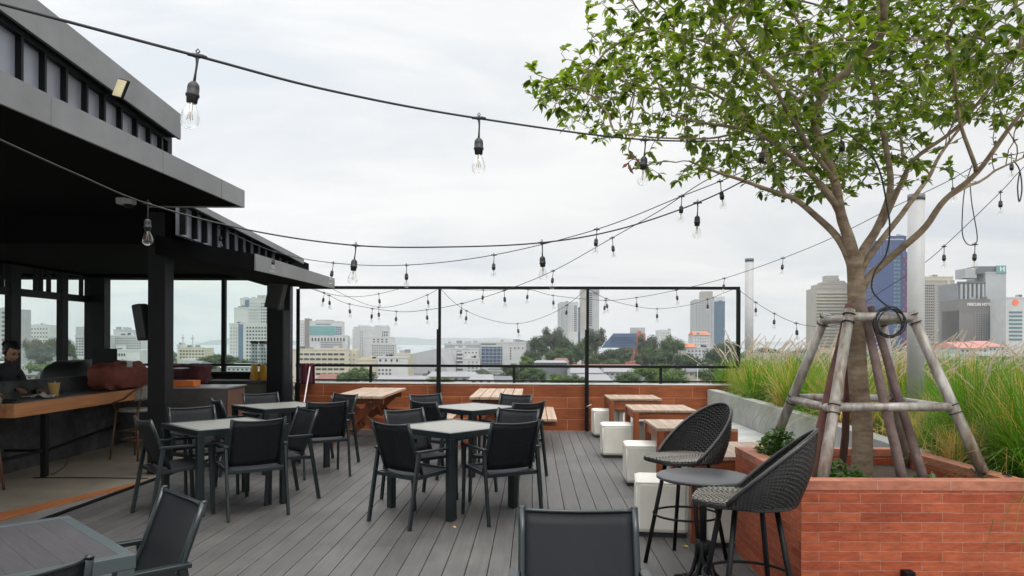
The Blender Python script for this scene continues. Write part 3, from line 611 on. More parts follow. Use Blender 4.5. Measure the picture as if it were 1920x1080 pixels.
# ------------------------------------------------------------------ wicker bar stools
def make_wicker():
    r = empty('wicker_bar_stool', (0, 0, 0)); ZS = .722
    # seat+back shell: rim is a tilted loop; u around (0..1 from front left over the back to front right), v from seat up to rim
    S20 = sin(radians(20))
    def seatp(a):
        return Vector((.235 * cos(a), .235 * sin(a), ZS))
    def shell(u, v):
        a = radians(lerp(20, -200, u)); base = seatp(a); t = max(0.0, (S20 - sin(a)) / (S20 + 1))
        bul = sin(pi * v) * .022 * t
        d = Vector((cos(a), sin(a), 0))
        return Vector((base.x * (1 + .06 * v * t), base.y - .085 * t * v, ZS - .015 + (.355 * t ** .92 + .012) * v)) + d * bul
    rows, cols = 28, 56
    b = MB()
    for i in range(rows):
        v0, v1 = i / rows, (i + .93) / rows; vm = (v0 + v1) / 2
        def strand(s, t, i=i, v0=v0, v1=v1):
            p = shell(s, lerp(v0, v1, t)); dv = shell(s, min(1, lerp(v0, v1, t) + .02)) - shell(s, max(0, lerp(v0, v1, t) - .02)); du = shell(min(1, s + .01), vm) - shell(max(0, s - .01), vm)
            n_ = du.cross(dv); n_ = n_.normalized() if n_.length > 1e-9 else Vector((0, 1, 0))
            amp = .0046 * cos(pi * (s * cols + i)) + (.003 if abs(t - .5) < .1 else 0)
            return p + n_ * amp
        b.grid(strand, cols * 2, 2)
    b.build('woven_back', m_wicker, r, solid=.004)
    b = MB(); b.grid(lambda s, t: shell(s, t * .985), 30, 8); b.build('backing', mat('wicker_core', (0.012, 0.012, 0.012), .6), r)
    b = MB(); b.tube([shell(k / 40, 1.0) for k in range(41)], .012, 8); b.build('rim', m_wicker, r)
    # woven seat with a squarer front edge
    def outline(k, m=40):
        a = 2 * pi * k / m; c, n2 = cos(a), sin(a)
        if n2 > 0: return (math.copysign(abs(c) ** .5, c) * .225 * (1 - .10 * n2), abs(n2) ** .55 * .27)
        return (.235 * c, .235 * n2)
    OUT = [outline(k) for k in range(40)]
    def span(x):
        ys = []
        for k in range(40):
            (xa, ya), (xb, yb) = OUT[k], OUT[(k + 1) % 40]
            if (xa - x) * (xb - x) <= 0 and abs(xa - xb) > 1e-9: ys.append(ya + (yb - ya) * (x - xa) / (xb - xa))
        return (min(ys), max(ys)) if ys else (0, 0)
    b = MB(); n_ = 30; h = .23
    for i in range(n_):
        x0 = -h + 2 * h * i / n_; x1 = x0 + 2 * h / n_ * .9; y0, y1 = span((x0 + x1) / 2); m = int((y1 - y0) / .0125)
        for j in range(m):
            ya, yb = lerp(y0, y1, j / m), lerp(y0, y1, (j + 1) / m); ym = (ya + yb) / 2; z = ZS + .004 + (.005 if (i + j) % 2 else -.003); zz = ZS + .003
            b.poly([(x0, ya, zz), (x1, ya, zz), (x1, ym, z), (x0, ym, z)]); b.poly([(x0, ym, z), (x1, ym, z), (x1, yb, zz), (x0, yb, zz)])
    b.build('woven_seat', m_wicker_s, r)
    b = MB(); b.prism([(q[0] * 1.01, q[1] * 1.01) for q in OUT], ZS - .028, ZS - .001); b.build('seat_base', m_wicker, r, bevel=.006)
    for sx, sy in ((-1, -1), (-1, 1), (1, -1), (1, 1)):
        a_ = atan2(sy, sx) + .42; b = MB(); b.tube([(.145 * cos(a_), .145 * sin(a_), ZS - .03), (.285 * cos(a_), .285 * sin(a_), 0)], .014, 10); b.build('leg', m_black, r)
    b = MB(); R_ = .222; b.tube([(R_ * cos(2 * pi * k / 36), R_ * sin(2 * pi * k / 36), .33) for k in range(37)], .008, 8, caps=False); b.build('foot_ring', m_black, r)
    return r
m_wicker_s = mat('wicker_seat', (0.15, 0.138, 0.115), 0.35, var=.3, scale=30)
ws = make_wicker(); wm = make_tree_map(ws)
ws.location = (1.20, 5.12, 0); ws.rotation_euler = (0, 0, radians(205 - 90)); tag(ws, 'dark wicker bar stool turned towards us behind the little round table', 'bar stool', 'wicker bar stools')
w2 = copy_tree(ws, None, wm); w2.location = (1.20, 3.78, 0); w2.rotation_euler = (0, 0, radians(158 - 90)); tag(w2, 'dark wicker bar stool next to the brick planter, seen from its side and back', 'bar stool', 'wicker bar stools')
rt = empty('bistro_table', (1.13, 4.40, 0), 'small round grey bistro table on a black pole between the two wicker stools', 'table')
b = MB(); b.lathe([(0, .70), (.262, .70), (.272, .705), (.272, .718), (.265, .722), (0, .722)], n=48); b.build('tabletop', mat('grey_painted_metal', (0.045, 0.046, 0.049), .38, var=.25, scale=6, dirt=.2), rt)
b = MB(); b.tube([(0, 0, .28), (0, 0, .70)], .022, 12); b.lathe([(.0, .26), (.045, .26), (.045, .31), (.03, .34), (0, .34)], n=16); b.build('pole', m_black, rt)
for k in range(4):
    a = radians(20 + 90 * k)
    for s in (-.025, .025):
        pts = [(.02, .34), (.03, .24), (.06, .15), (.13, .085), (.20, .075), (.25, .06), (.27, .0)]
        b = MB(); b.tube([(r_ * cos(a) - s * sin(a), r_ * sin(a) + s * cos(a), z + (.012 if z < .01 else 0)) for r_, z in pts], .011, 8); b.build('leg', m_black, rt)
# ------------------------------------------------------------------ bar counter and things on it
bc = empty('bar_counter', (-5.4, 9.3, 0), 'long wooden bar counter with orange-brown front edge along the dark half wall', 'counter')
b = MB(); b.box(-5.70, -5.155, 7.72, 11.4, .80, .84); b.build('countertop', mat('grey_counter_top', (0.16, 0.155, 0.14), .35, dirt=.2), bc, world=True)
m_counterwood = wood('orange_counter_wood', (0.42, 0.16, 0.055), (0.58, 0.26, 0.10), 'y', rough=.35, coat=.3)
b = MB(); b.box(-5.155, -5.125, 7.69, 11.4, .70, .845); b.box(-5.70, -5.155, 7.69, 7.72, .70, .845); b.build('edge_board', m_counterwood, bc, world=True)
for y in (8.25, 11.0):
    b = MB(); b.box(-5.19, -5.13, y - .03, y + .03, 0, .70); b.build('leg', m_black, bc, world=True)
b = MB(); b.box(-5.185, -5.145, 6.9, 8.2, .27, .30); b.bar((-5.15, 8.3, .28), (-5.66, 10.8, .30), .03, .03); b.box(-5.6, -5.2, 8.24, 8.27, .27, .30); b.build('foot_rail', m_black, bc, world=True)
def onbar(px, y): 
    a, _ = ray(px, 700); return a * y
# ice-cream-yellow cup, crumpled napkin, tray
c = empty('yellow_cup', (-5.42, 8.84, .84), 'small yellow paper cup with a straw standing on the wooden counter', 'cup')
b = MB(); b.lathe([(.042, 0), (.046, .002), (.062, .155), (.067, .16), (.060, .16), (.055, .15), (.0, .13)], n=20); b.build('cup_body', mat('yellow_paper', (0.62, 0.42, 0.14), .6), c)
b = MB(); b.tube([(0, 0, .05), (.012, .0, .18)], .004, 6); b.build('straw', m_white_paint, c)
b = MB()
def crump(u, v):
    x, y = lerp(-.16, .16, u), lerp(-.09, .09, v); return (x, y, .02 + .055 * max(0, noise.noise(Vector((x * 14, y * 14, 3)))) + .028 * sin(pi * u) * sin(pi * v))
b.grid(crump, 22, 14); o = b.build('crumpled_napkin', m_white_paint, solid=.003); o.location = (-5.42, 8.58, .835); tag(o, 'crumpled white napkin lying beside the yellow cup', 'napkin')
b = MB(); b.lathe([(0, 0), (.17, 0), (.20, .02), (.195, .022), (.168, .006), (0, .006)], n=28); o = b.build('serving_tray', m_rubber); o.location = (-5.45, 7.88, .842); tag(o, 'flat black tray at the near end of the wooden counter', 'tray')
# red-brown covered chest
def lumpy(b, x0, x1, y0, y1, z0, z1, rr=.06, seed=0, amp=.02):
    cx0, cy0, cz0 = (x0 + x1) / 2, (y0 + y1) / 2, (z0 + z1) / 2
    hx, hy, hz = (x1 - x0) / 2, (y1 - y0) / 2, (z1 - z0) / 2
    def fn(u, v):
        a, e_ = 2 * pi * u, pi * (v - .5); p = 4.5
        def sg(t, q): return math.copysign(abs(t) ** q, t)
        x = sg(cos(e_), 2 / p) * sg(cos(a), 2 / p); y = sg(cos(e_), 2 / p) * sg(sin(a), 2 / p); z = sg(sin(e_), 2 / p)
        n_ = noise.noise(Vector((x * 2.2 + seed, y * 2.2, z * 2.2))) * amp + noise.noise(Vector((x * 6 + seed, y * 6, z * 6))) * amp * .4
        return (cx0 + x * (hx + n_), cy0 + y * (hy + n_), max(z0, cz0 + z * (hz + n_)))
    b.grid(fn, 40, 20)
m_redcloth = mat('red_brown_fabric', (0.16, 0.035, 0.02), .8, var=.25, scale=5, bump=.5, bscale=25)
m_maroon = mat('maroon_cloth', (0.085, 0.014, 0.022), .85, var=.35, scale=8, bump=.6, bscale=20)
b = MB(); lumpy(b, -5.54, -5.18, 9.65, 10.75, .842, 1.20, seed=3, amp=.05); o = b.build('covered_bundle', m_redcloth, fixn=True); tag(o, 'bulky red-brown cloth bundle at the far end of the wooden counter', 'bundle')
b = MB(); lumpy(b, -6.55, -5.95, 10.2, 11.4, .0, 1.22, seed=8, amp=.02); o = b.build('upholstered_sofa_back', m_rubber, fixn=True); tag(o, 'rounded black seat back behind the red-brown cloth bundle', 'sofa')
mo = empty('cash_monitor', (-5.78, 10.6, 1.03), 'black flat monitor behind the red-brown cloth bundle', 'monitor')
b = MB(); b.box(-.17, .17, -.02, .02, .08, .36); b.build('screen', m_black, mo, bevel=.008)
b = MB(); b.tube([(0, .0, 0.0), (0, .0, .1)], .02, 8); b.box(-.09, .09, -.07, .07, 0, .012); b.build('stand', m_black, mo)
c_ = P(243, 702, 10.0)
b = MB(); b.box(-.035, .035, -.004, .004, 0, .085); o = b.build('price_card', m_white_paint); o.location = (-5.12 - .1, 10.0, 1.155); o.location = (c_.x, 10.0, 1.15); tag(o, 'small white card stuck upright on the red-brown bundle', 'card')
# steel cabinet and behind
cb = empty('steel_cabinet', (-4.5, 10.9, 0), 'low stainless steel cabinet with a reddish brown side beside the column', 'cabinet')
b = MB(); b.box(-5.1, -4.03, 10.52, 11.25, .08, .83); b.build('cabinet_body', mat('brushed_dark_steel', (0.13, 0.125, 0.12), .4, metal=.5, dirt=.3), cb, world=True)
b = MB(); b.box(-4.027, -4.012, 10.56, 11.22, .12, .80); b.build('side_panel', mat('brown_reflecting_side', (0.20, 0.12, 0.09), .3, metal=.3), cb, world=True)
b = MB(); b.box(-5.12, -4.0, 10.49, 11.28, .83, .85); b.build('worktop', m_steel, cb, world=True)
b = MB()
for x in (-5.05, -4.08):
    for y in (10.57, 11.2): b.tube([(x, y, 0), (x, y, .08)], .02, 8)
b.build('foot', m_black, cb, world=True)
lc = empty('back_counter', (-4.7, 12.9, 0), 'grey concrete counter under the far windows', 'counter')
b = MB(); b.box(-6.9, -4.0, 12.55, 13.0, 0, .80); b.build('counter_body', mat('grey_green_counter', (0.12, 0.12, 0.095), .7, dirt=.3), lc, world=True)
b = MB(); b.box(-6.9, -3.97, 12.50, 13.05, .80, .84); b.build('counter_top', m_conc_d, lc, world=True)
bx = empty('orange_box', (-4.72, 10.8, .85), 'orange crate with a clear case on top standing on the steel cabinet', 'box')
b = MB(); b.box(-.15, .17, -.12, .12, 0, .085); b.build('box_body', mat('orange_plastic', (0.75, 0.18, 0.02), .5), bx, bevel=.006)
b = MB(); b.box(-.155, .0, -.11, .11, .087, .25); b.build('clear_case', m_glass, bx)
b = MB(); b.box(-.16, .005, -.115, .115, .25, .262); b.build('case_lid', m_steel, bx)
# maroon heap on the cabinet
b = MB(); lumpy(b, -5.55, -4.85, 11.7, 12.2, .80, 1.13, seed=12, amp=.05); tag(b.build('maroon_cloth_heap', m_maroon, fixn=True), 'dark maroon cloth heap below the far bar window', 'cloth')
# juice dispensers
m_tank = glassmat('cloudy_tank', (0.72, 0.76, 0.76), 0.12, rough=.2)
for k, (px, D, lb) in enumerate(((477, 12.75, 'yellow based drink dispenser with clear tank, left of the pair'), (493, 12.75, 'yellow based drink dispenser with clear tank, right of the pair'))):
    c = P(px, 712, D); d = empty('drink_dispenser', (c.x, c.y, .84), lb, 'dispenser', 'drink dispensers on the back counter')
    b = MB(); b.lathe([(.0, 0), (.085, 0), (.08, .05), (.06, .16), (.055, .27), (0, .27)], n=4); b.build('yellow_base', mat('yellow_plastic', (0.60, 0.30, 0.01), .45, var=.1), d, bevel=.006)
    b = MB(); b.tube([(0, 0, .27), (0, 0, .62)], .06, 14); b.build('tank', m_tank, d)
    b = MB(); b.tube([(0, 0, .62), (0, 0, .67)], .064, 14); b.build('lid', m_frame_s, d)
# speakers
sp = empty('speaker', (-4.19, 8.5, 1.72), 'black curved loudspeaker mounted on the left of the thick column', 'speaker', 'black loudspeakers')
b = MB(); b.prism([(-.07, -.10), (.03, -.12), (.07, 0), (.03, .12), (-.07, .08)], -.21, .20); o = b.build('cabinet', m_rubber, sp, bevel=.02); o.rotation_euler = (0, radians(-10), 0)
b = MB(); b.box(.05, .12, -.02, .02, -.02, .02); b.build('bracket', m_black, sp)
cc = P(519, 548, 12.2)
sp = empty('speaker', (cc.x, cc.y, cc.z), 'black tilted loudspeaker hanging under the far canopy', 'speaker', 'black loudspeakers')
b = MB(); b.box(-.12, .12, -.13, .13, -.28, .28); o = b.build('cabinet', m_rubber, sp, bevel=.03); o.rotation_euler = (0, radians(12), 0)
b = MB(); b.box(-.02, .02, -.02, .02, .26, .42); b.build('bracket', m_black, sp)
b = MB(); b.box(-.128, -.122, -.02, .0, -.1, .2); o = b.build('trim', m_steel, sp); o.rotation_euler = (0, radians(12), 0)
# mop and cloth on rail
mp_ = empty('mop', (-3.56, 12.3, 0), 'white stick mop leaning upright against the rail near the canopy', 'mop')
a0, a1 = P(571, 750, 12.0), P(581, 688, 12.55); dd = (a1 - a0); low = a0 - dd * (a0.z / dd.z)
b = MB(); b.tube([low + Vector((0, 0, .02)), a1], .011, 8); b.build('handle', mat('pinkish_white', (0.72, 0.62, 0.62), .5), mp_, world=True)
b = MB(); b.box(low.x - .12, low.x + .12, low.y - .05, low.y + .05, .0, .04); b.build('mop_head', m_maroon, mp_, world=True)
q = P(578, 700, 12.74); b = MB()
b.grid(lambda u, v: (q.x - .125 + .25 * u - .012 * (v - .5) * (u - .5), q.y - .02 + .02 * sin(u * 17) + .01 * sin(u * 31), lerp(.78, 1.13, v)), 30, 8); o = b.build('hanging_cloth', mat('dark_red_cloth', (0.10, 0.015, 0.03), .85, var=.3), solid=.006)
tag(o, 'dark red cloth hanging over the rail behind the mop stick', 'cloth')
# flood light and cameras
f = P(229, 168, 6.85); fl_ = empty('flood_light', f, 'small tilted flood light with pale face fixed to the upper roof edge', 'light')
b = MB(); b.box(-.07, .07, -.025, .0, -.09, .09); o = b.build('housing', m_black, fl_, bevel=.006); o.rotation_euler = (radians(-10), radians(18), radians(-25))
b = MB(); b.box(-.058, .058, -.032, -.0255, -.078, .078); o = b.build('lens', mat('pale_yellow_lens', (0.75, 0.66, 0.42), .3), fl_); o.rotation_euler = (radians(-10), radians(18), radians(-25))
b = MB(); b.bar((-.05, .02, -.02), (-.24, .12, -.0), .02, .02); b.build('bracket', m_black, fl_)
f = P(241, 377, 7.6); cv = empty('security_camera', f, 'white security camera under the front canopy', 'camera')
b = MB(); b.box(-.11, .06, -.05, .05, -.035, .045); b.build('housing', mat('grey_white_plastic', (0.32, 0.32, 0.31), .5), cv, bevel=.012)
b = MB(); b.lathe([(0, -.075), (.035, -.065), (.05, -.035), (0, -.03)], n=16); b.build('dome', m_black, cv)
b = MB(); b.box(-.02, .02, -.02, .02, .045, .16); b.build('mount', m_black, cv)
# bamboo bistro bar chairs in the bar
def bchair(x, y, hd, lb):
    r = empty('bistro_bar_chair', (x, y, 0), lb, 'chair', 'bistro style bar chairs at the counter'); r.rotation_euler = (0, 0, radians(hd - 90))
    mw = mat('brown_cane_frame', (0.12, 0.06, 0.03), .4); ms = mat('grey_woven_seat', (0.22, 0.21, 0.19), .6, scale=60, var=.5)
    for sx in (-1, 1):
        for sy in (-1, 1):
            b = MB(); b.tube([(sx * .16, sy * .16, .62), (sx * .21, sy * .21, 0)], .013, 8); b.build('leg', mw, r)
    b = MB(); b.lathe([(0, .60), (.2, .60), (.21, .62), (.2, .64), (0, .64)], n=24); b.build('seat', ms, r)
    b = MB(); b.tube([(.20 * cos(t), .20 * sin(t), .25) for t in [2 * pi * k / 4 + pi / 4 for k in range(5)]], .009, 6)
    b.tube([(.20 * cos(t), .20 * sin(t), .36) for t in [2 * pi * k / 4 + pi / 4 for k in range(5)]], .009, 6); b.build('stretcher', mw, r)
    def bk(u, v):
        a = radians(lerp(5, -185, u)); return Vector((.24 * cos(a), .24 * sin(a) - .05 * v, lerp(.72, .78 + .20 * sin(pi * u), v)))
    b = MB(); b.grid(lambda u, v: bk(.2 + .6 * u, .15 + .8 * v), 20, 4); b.build('woven_back', ms, r, solid=.006)
    b = MB(); b.tube([bk(k / 24, 1.0) for k in range(25)], .014, 8); b.tube([bk(0, 1), Vector((.24, .14, .72)), Vector((.18, .15, .64))], .013, 8); b.tube([bk(1, 1), Vector((-.24, .14, .72)), Vector((-.18, .15, .64))], .013, 8)
    b.tube([Vector((.14, -.15, .63)), bk(.28, 1)], .012, 8); b.tube([Vector((-.14, -.15, .63)), bk(.72, 1)], .012, 8); b.build('back_frame', mw, r)
bchair(-4.80, 9.55, 165, 'brown cane bar chair with grey woven back beside the thick column')
bchair(-5.34, 7.33, 170, 'brown cane bar chair cut off at the left edge of the picture')
# cable on the floor
b = MB(); b.tube([G(62, 896, .006), G(120, 895, .006), G(200, 896, .006), G(278, 897, .006)], .006, 6); tag(b.build('floor_cable', m_rubber), 'thin black cable running along the bar floor to the column', 'cable')
b = MB(); b.tube([G(85, 885, .006), G(100, 889, .006), G(122, 874, .006), G(128, 858, .006), G(170, 840, .02)], .004, 6); tag(b.build('floor_cable', m_rubber), 'loose curl of thin cable on the bar floor below the counter', 'cable')
# fallen leaves
def leafpts(l_, w_): return [(0, 0, 0), (w_, l_ * .35, .012), (w_ * .7, l_ * .7, .01), (0, l_, .004), (-w_ * .7, l_ * .7, .012), (-w_, l_ * .35, .008)]
for (px, py, s_, lb, c_) in ((855, 990, .035, 'tiny orange petal on the deck in front of the middle table leg', (0.7, 0.35, .12)), (1292, 1027, .05, 'dry yellow leaf on the deck behind the bistro table legs', (0.4, 0.3, .08))):
    g_ = G(px, py, .003); b = MB(); p = leafpts(s_, s_ * .35); b.poly(p); o = b.build('fallen_leaf', mat('dry_leaf', c_, .7), solid=.002); o.location = g_; o.rotation_euler = (0, 0, 1.1); tag(o, lb, 'leaf')
# ================================================================== FESTOON STRINGS
def make_lamp():
    s = MB()
    s.tube([(-.030, 0, -.002), (-.016, 0, 0), (0, 0, -.002), (.016, 0, 0), (.030, 0, -.002)], [.004, .0065, .009, .0065, .004], 8)
    s.tube([(.0, 0, .006), (.006, 0, .014), (0, 0, .022), (-.006, 0, .014), (0, 0, .006)], .0022, 6)
    s.tube([(0, 0, 0), (0.002, 0, -.03), (.001, 0, -.06), (0, 0, -.092)], [.0065, .0036, .0036, .005], 8)
    s.lathe([(.0, -.088), (.010, -.09), (.0175, -.100), (.019, -.112), (.019, -.130), (.0215, -.131), (.0215, -.137), (.0185, -.139), (.0165, -.158), (0, -.158)], n=14)
    so_ = s.build('lamp_socket', m_rubber, None)
    g = MB(); g.lathe([(.0125, -.158), (.014, -.165), (.024, -.188), (.0295, -.207), (.030, -.217), (.026, -.232), (.016, -.242), (.0, -.245)], n=18)
    gb = g.build('bulb', m_glass, so_)
    f = MB()
    f.tube([(0, 0, -.158), (0, 0, -.182)], .005, 6)
    for k in range(4):
        a = k * pi / 2; f.tube([(.003 * cos(a), .003 * sin(a), -.18), (.009 * cos(a), .009 * sin(a), -.215)], .0011, 4)
    f.build('filament', m_brass, so_)
    return so_
lamp0 = make_lamp(); lamp_map = make_tree_map(lamp0); lamp_used = [False]
def cr(pts, n=10):
    o = []; p = [pts[0]] + list(pts) + [pts[-1]]
    for i in range(1, len(p) - 2):
        for k in range(n):
            t = k / n; a, b, c, d = p[i - 1], p[i], p[i + 1], p[i + 2]
            o.append(.5 * ((2 * b) + (c - a) * t + (2 * a - 5 * b + 4 * c - d) * t * t + (3 * b - a - 3 * c + d) * t ** 3))
    o.append(pts[-1]); return o
GRP = 'festoon light strings over the terrace'
def string(label, pts, lamps, r=.0042, seed=0):
    rng = random.Random(seed)
    W = [P(*q) for q in pts]; root = empty('string_light', W[0], label, 'string light', GRP)
    b = MB(); b.tube(cr(W), r, 6); b.build('cable', m_rubber, root, world=True)
    for q in lamps:
        c = P(*q[:3]); o = lamp0 if not lamp_used[0] else copy_tree(lamp0, None, lamp_map); lamp_used[0] = True
        o.parent = root; o.location = c - Vector(root.location)
        o.rotation_euler = (radians(rng.uniform(-7, 7)), radians(rng.uniform(-7, 7)), rng.uniform(-.35, .35) if len(q) < 4 else q[3])
string('nearest light string, from the top left corner to the tree with the biggest bulbs', [(-260, -60, 1.7), (0, 7, 2.0), (370, 105, 2.4), (620, 170, 2.75), (898, 222, 3.2), (1210, 262, 4.0), (1430, 260, 4.6), (1575, 238, 4.75)],
       [(370, 104, 2.4), (898, 221, 3.2), (1210, 262, 4.0), (1430, 260, 4.7), (1575, 238, 4.85)], .0046, 1)
string('second light string, crossing the front canopy from the left edge to the tree', [(-150, 190, 2.9), (0, 262, 3.4), (140, 325, 3.8), (277, 382, 4.3), (470, 432, 4.5), (665, 460, 4.6), (840, 463, 4.8), (1016, 455, 4.9), (1160, 430, 5.0), (1308, 380, 5.1), (1420, 325, 5.0), (1575, 236, 4.8)],
       [(277, 382, 4.4), (667, 460, 4.6), (1016, 455, 4.9), (1308, 380, 5.1)], .0046, 2)
string('light string that starts beside the thick column and sags above the far canopy', [(328, 392, 9.0), (413, 428, 9.2), (515, 472, 9.0), (625, 493, 8.6), (762, 497, 8.1), (926, 478, 7.8), (1119, 430, 7.1), (1278, 368, 6.8), (1350, 340, 6.4), (1480, 285, 5.6), (1575, 240, 4.9)],
       [(333, 395, 9.0), (413, 428, 9.2), (515, 472, 9.0), (625, 493, 8.6), (762, 497, 8.1), (926, 478, 7.8), (1119, 430, 7.1), (1278, 368, 6.8), (1350, 340, 6.4)], seed=3)
string('light string rising steeply from the far canopy corner to the tree', [(580, 540, 12.5), (617, 554, 12.5), (655, 570, 12.4), (743, 584, 12.2), (800, 581, 11.9), (866, 569, 11.3), (945, 545, 10.6), (1037, 508, 9.8), (1148, 446, 8.7), (1240, 393, 7.6), (1330, 335, 6.7), (1470, 280, 5.7), (1575, 240, 4.9)],
       [(617, 554, 12.5), (655, 570, 12.4), (698, 579, 12.3), (743, 584, 12.2), (800, 581, 11.9), (866, 569, 11.3), (945, 545, 10.6), (1037, 508, 9.8), (1148, 446, 8.7)], seed=4)
string('light string from the middle post of the frame passing behind the tree to the right', [(825, 541, 12.62), (906, 544, 12.6), (990, 543, 12.6), (1037, 554, 12.5), (1131, 563, 12.3), (1193, 558, 12.1), (1268, 544, 11.8), (1358, 522, 11.2), (1468, 484, 10.3), (1560, 446, 9.4), (1668, 392, 8.6), (1771, 343, 8.0), (1840, 305, 7.4), (1900, 290, 7.0), (2010, 262, 6.4)],
       [(906, 544, 12.6), (990, 543, 12.6), (1037, 554, 12.5), (1135, 563, 12.3), (1193, 558, 12.1), (1268, 544, 11.8), (1358, 522, 11.2), (1468, 484, 10.3), (1785, 335, 7.9), (1896, 290, 7.6)], seed=5)
string('light string swagged low between the two middle posts of the steel frame', [(826, 541, 12.62), (846, 562, 12.62), (875, 583, 12.62), (920, 600, 12.62), (970, 607, 12.62), (1020, 594, 12.62), (1063, 572, 12.62), (1100, 541, 12.62)], [(875, 583, 12.62), (970, 607, 12.62), (1063, 572, 12.62)], .004, 6)
string('light string swagged between the third post and the right corner of the steel frame', [(1102, 541, 12.62), (1137, 560, 12.62), (1185, 573, 12.62), (1232, 579, 12.62), (1285, 573, 12.62), (1325, 562, 12.62), (1378, 541, 12.62)], [(1137, 560, 12.62), (1232, 579, 12.62), (1327, 561, 12.62)], .004, 7)
string('short shallow light string under the left end of the steel frame', [(588, 541, 12.62), (610, 549, 12.62), (640, 555, 12.62), (675, 556, 12.62), (710, 551, 12.62), (752, 541, 12.62)], [(608, 549, 12.62), (710, 551, 12.62)], .004, 8)
string('deeper light string swag between the far canopy and the middle post', [(622, 541, 12.6), (665, 562, 12.6), (710, 576, 12.6), (755, 570, 12.6), (801, 553, 12.6), (823, 541, 12.6)], [(710, 576, 12.6), (801, 553, 12.6)], .004, 9)
string('light string sagging over the grass plumes from the frame corner to the tree guard', [(1382, 541, 12.6), (1417, 567, 11.8), (1452, 588, 11.0), (1493, 606, 10.0), (1540, 612, 9.0), (1600, 602, 8.2), (1660, 575, 7.9)], [(1417, 567, 11.8), (1452, 588, 11.0), (1493, 606, 10.0)], .004, 10)
string('light string dropping from the right edge past the white post behind the tree', [(2000, 240, 7.3), (1915, 318, 7.5), (1876, 360, 7.7), (1770, 462, 8.2), (1717, 505, 8.4), (1650, 548, 8.6), (1590, 590, 8.7)], [(1876, 360, 7.7), (1770, 462, 8.2)], .004, 11)
string('loose loop of light string hanging at the right with one bulb at its bottom', [(1822, 310, 7.4), (1808, 360, 7.4), (1804, 430, 7.4), (1812, 456, 7.4), (1828, 458, 7.4), (1832, 440, 7.4), (1822, 380, 7.4), (1818, 330, 7.4)], [(1828, 458, 7.2)], .005, 12)
b = MB(); b.tube(cr([P(1900, 300, 7.0), P(1912, 320, 7.0), (P(1916, 355, 7.0)), P(1911, 378, 7.0), P(1908, 350, 7.0), P(1912, 322, 7.0)]), .006, 6); tag(b.build('hanging_cable', m_rubber), 'narrow black cable loop hanging at the right edge', 'cable')
# ================================================================== TREE
m_bark = mat('mottled_bark', (0.15, 0.095, 0.055), .85, scale=9, col2=(0.34, 0.265, 0.185), stretch=(1, 1, 2.5), bump=.7, bscale=14, dirt=.3)
m_leaf = leafmat('tree_leaf', (0.038, 0.078, 0.009), (0.18, 0.24, 0.038), .44, .38)
BASE = Vector((2.24, 4.78, .62))
tree = empty('potted_tree', BASE, 'leafy green tree with spreading crown growing out of the brick planter', 'tree')
limbs = []   # (points, r0, r1)
TD = 4.78
def Lm(pts, r0, r1): limbs.append(([P(*q) for q in pts], r0 * .76, r1 * .85))
trunk_pts = [BASE, P(1617, 800, TD), P(1608, 700, TD), P(1606, 610, TD), P(1606, 550, TD), P(1602, 500, TD), P(1592, 450, TD), P(1578, 410, 4.75)]
Lm([(1606, 545, TD), (1600, 490, TD), (1592, 450, TD), (1574, 400, 4.74), (1566, 340, 4.7), (1545, 285, 4.65), (1530, 230, 4.6), (1548, 172, 4.5), (1610, 118, 4.4), (1660, 60, 4.3), (1655, -20, 4.2)], .052, .022)
Lm([(1606, 545, TD), (1595, 487, TD), (1565, 435, 4.85), (1515, 392, 4.95), (1470, 366, 5.05), (1415, 345, 5.15), (1350, 325, 5.25), (1290, 300, 5.3)], .044, .008)
Lm([(1574, 400, 4.74), (1545, 350, 4.65), (1500, 310, 4.55), (1450, 268, 4.45), (1400, 245, 4.3), (1330, 232, 4.2), (1260, 215, 4.1)], .030, .006)
Lm([(1470, 366, 5.05), (1440, 300, 5.1), (1415, 240, 5.2), (1360, 190, 5.3), (1290, 160, 5.35), (1220, 165, 5.35), (1150, 145, 5.4), (1085, 135, 5.4)], .024, .005)
Lm([(1607, 590, TD), (1622, 528, TD), (1680, 475, 4.7), (1735, 425, 4.6), (1770, 375, 4.5), (1830, 320, 4.4), (1890, 240, 4.3), (1960, 170, 4.2), (2060, 120, 4.1)], .040, .010)
Lm([(1607, 560, TD), (1612, 495, TD), (1640, 435, 4.9), (1664, 375, 5.0), (1668, 310, 5.1), (1650, 230, 5.15), (1635, 150, 5.2), (1600, 70, 5.3), (1590, -20, 5.3)], .046, .012)
Lm([(1650, 425, 4.95), (1688, 350, 4.8), (1720, 300, 4.65), (1790, 245, 4.5), (1850, 170, 4.35), (1900, 100, 4.2)], .026, .007)
Lm([(1607, 570, TD), (1618, 505, TD), (1690, 400, 5.2), (1735, 345, 5.5), (1765, 290, 5.7), (1810, 230, 5.9), (1880, 180, 6.1)], .034, .008)
Lm([(1664, 375, 5.0), (1700, 330, 5.4), (1690, 250, 5.8), (1730, 160, 6.1)], .026, .007)
Lm([(1592, 450, TD), (1560, 380, 5.2), (1500, 300, 5.6), (1440, 200, 5.9), (1380, 130, 6.1)], .030, .006)
Lm([(1566, 340, 4.7), (1500, 250, 4.3), (1440, 150, 4.0), (1370, 60, 3.8), (1300, -30, 3.7)], .022, .006)
Lm([(1530, 230, 4.6), (1480, 170, 4.6), (1400, 110, 4.7), (1300, 70, 4.7), (1210, 60, 4.8)], .018, .005)
Lm([(1548, 172, 4.5), (1520, 90, 4.3), (1480, 20, 4.2), (1440, -60, 4.1)], .020, .006)
Lm([(1400, 245, 4.3), (1330, 262, 4.3), (1230, 258, 4.3), (1150, 250, 4.35)], .010, .004)
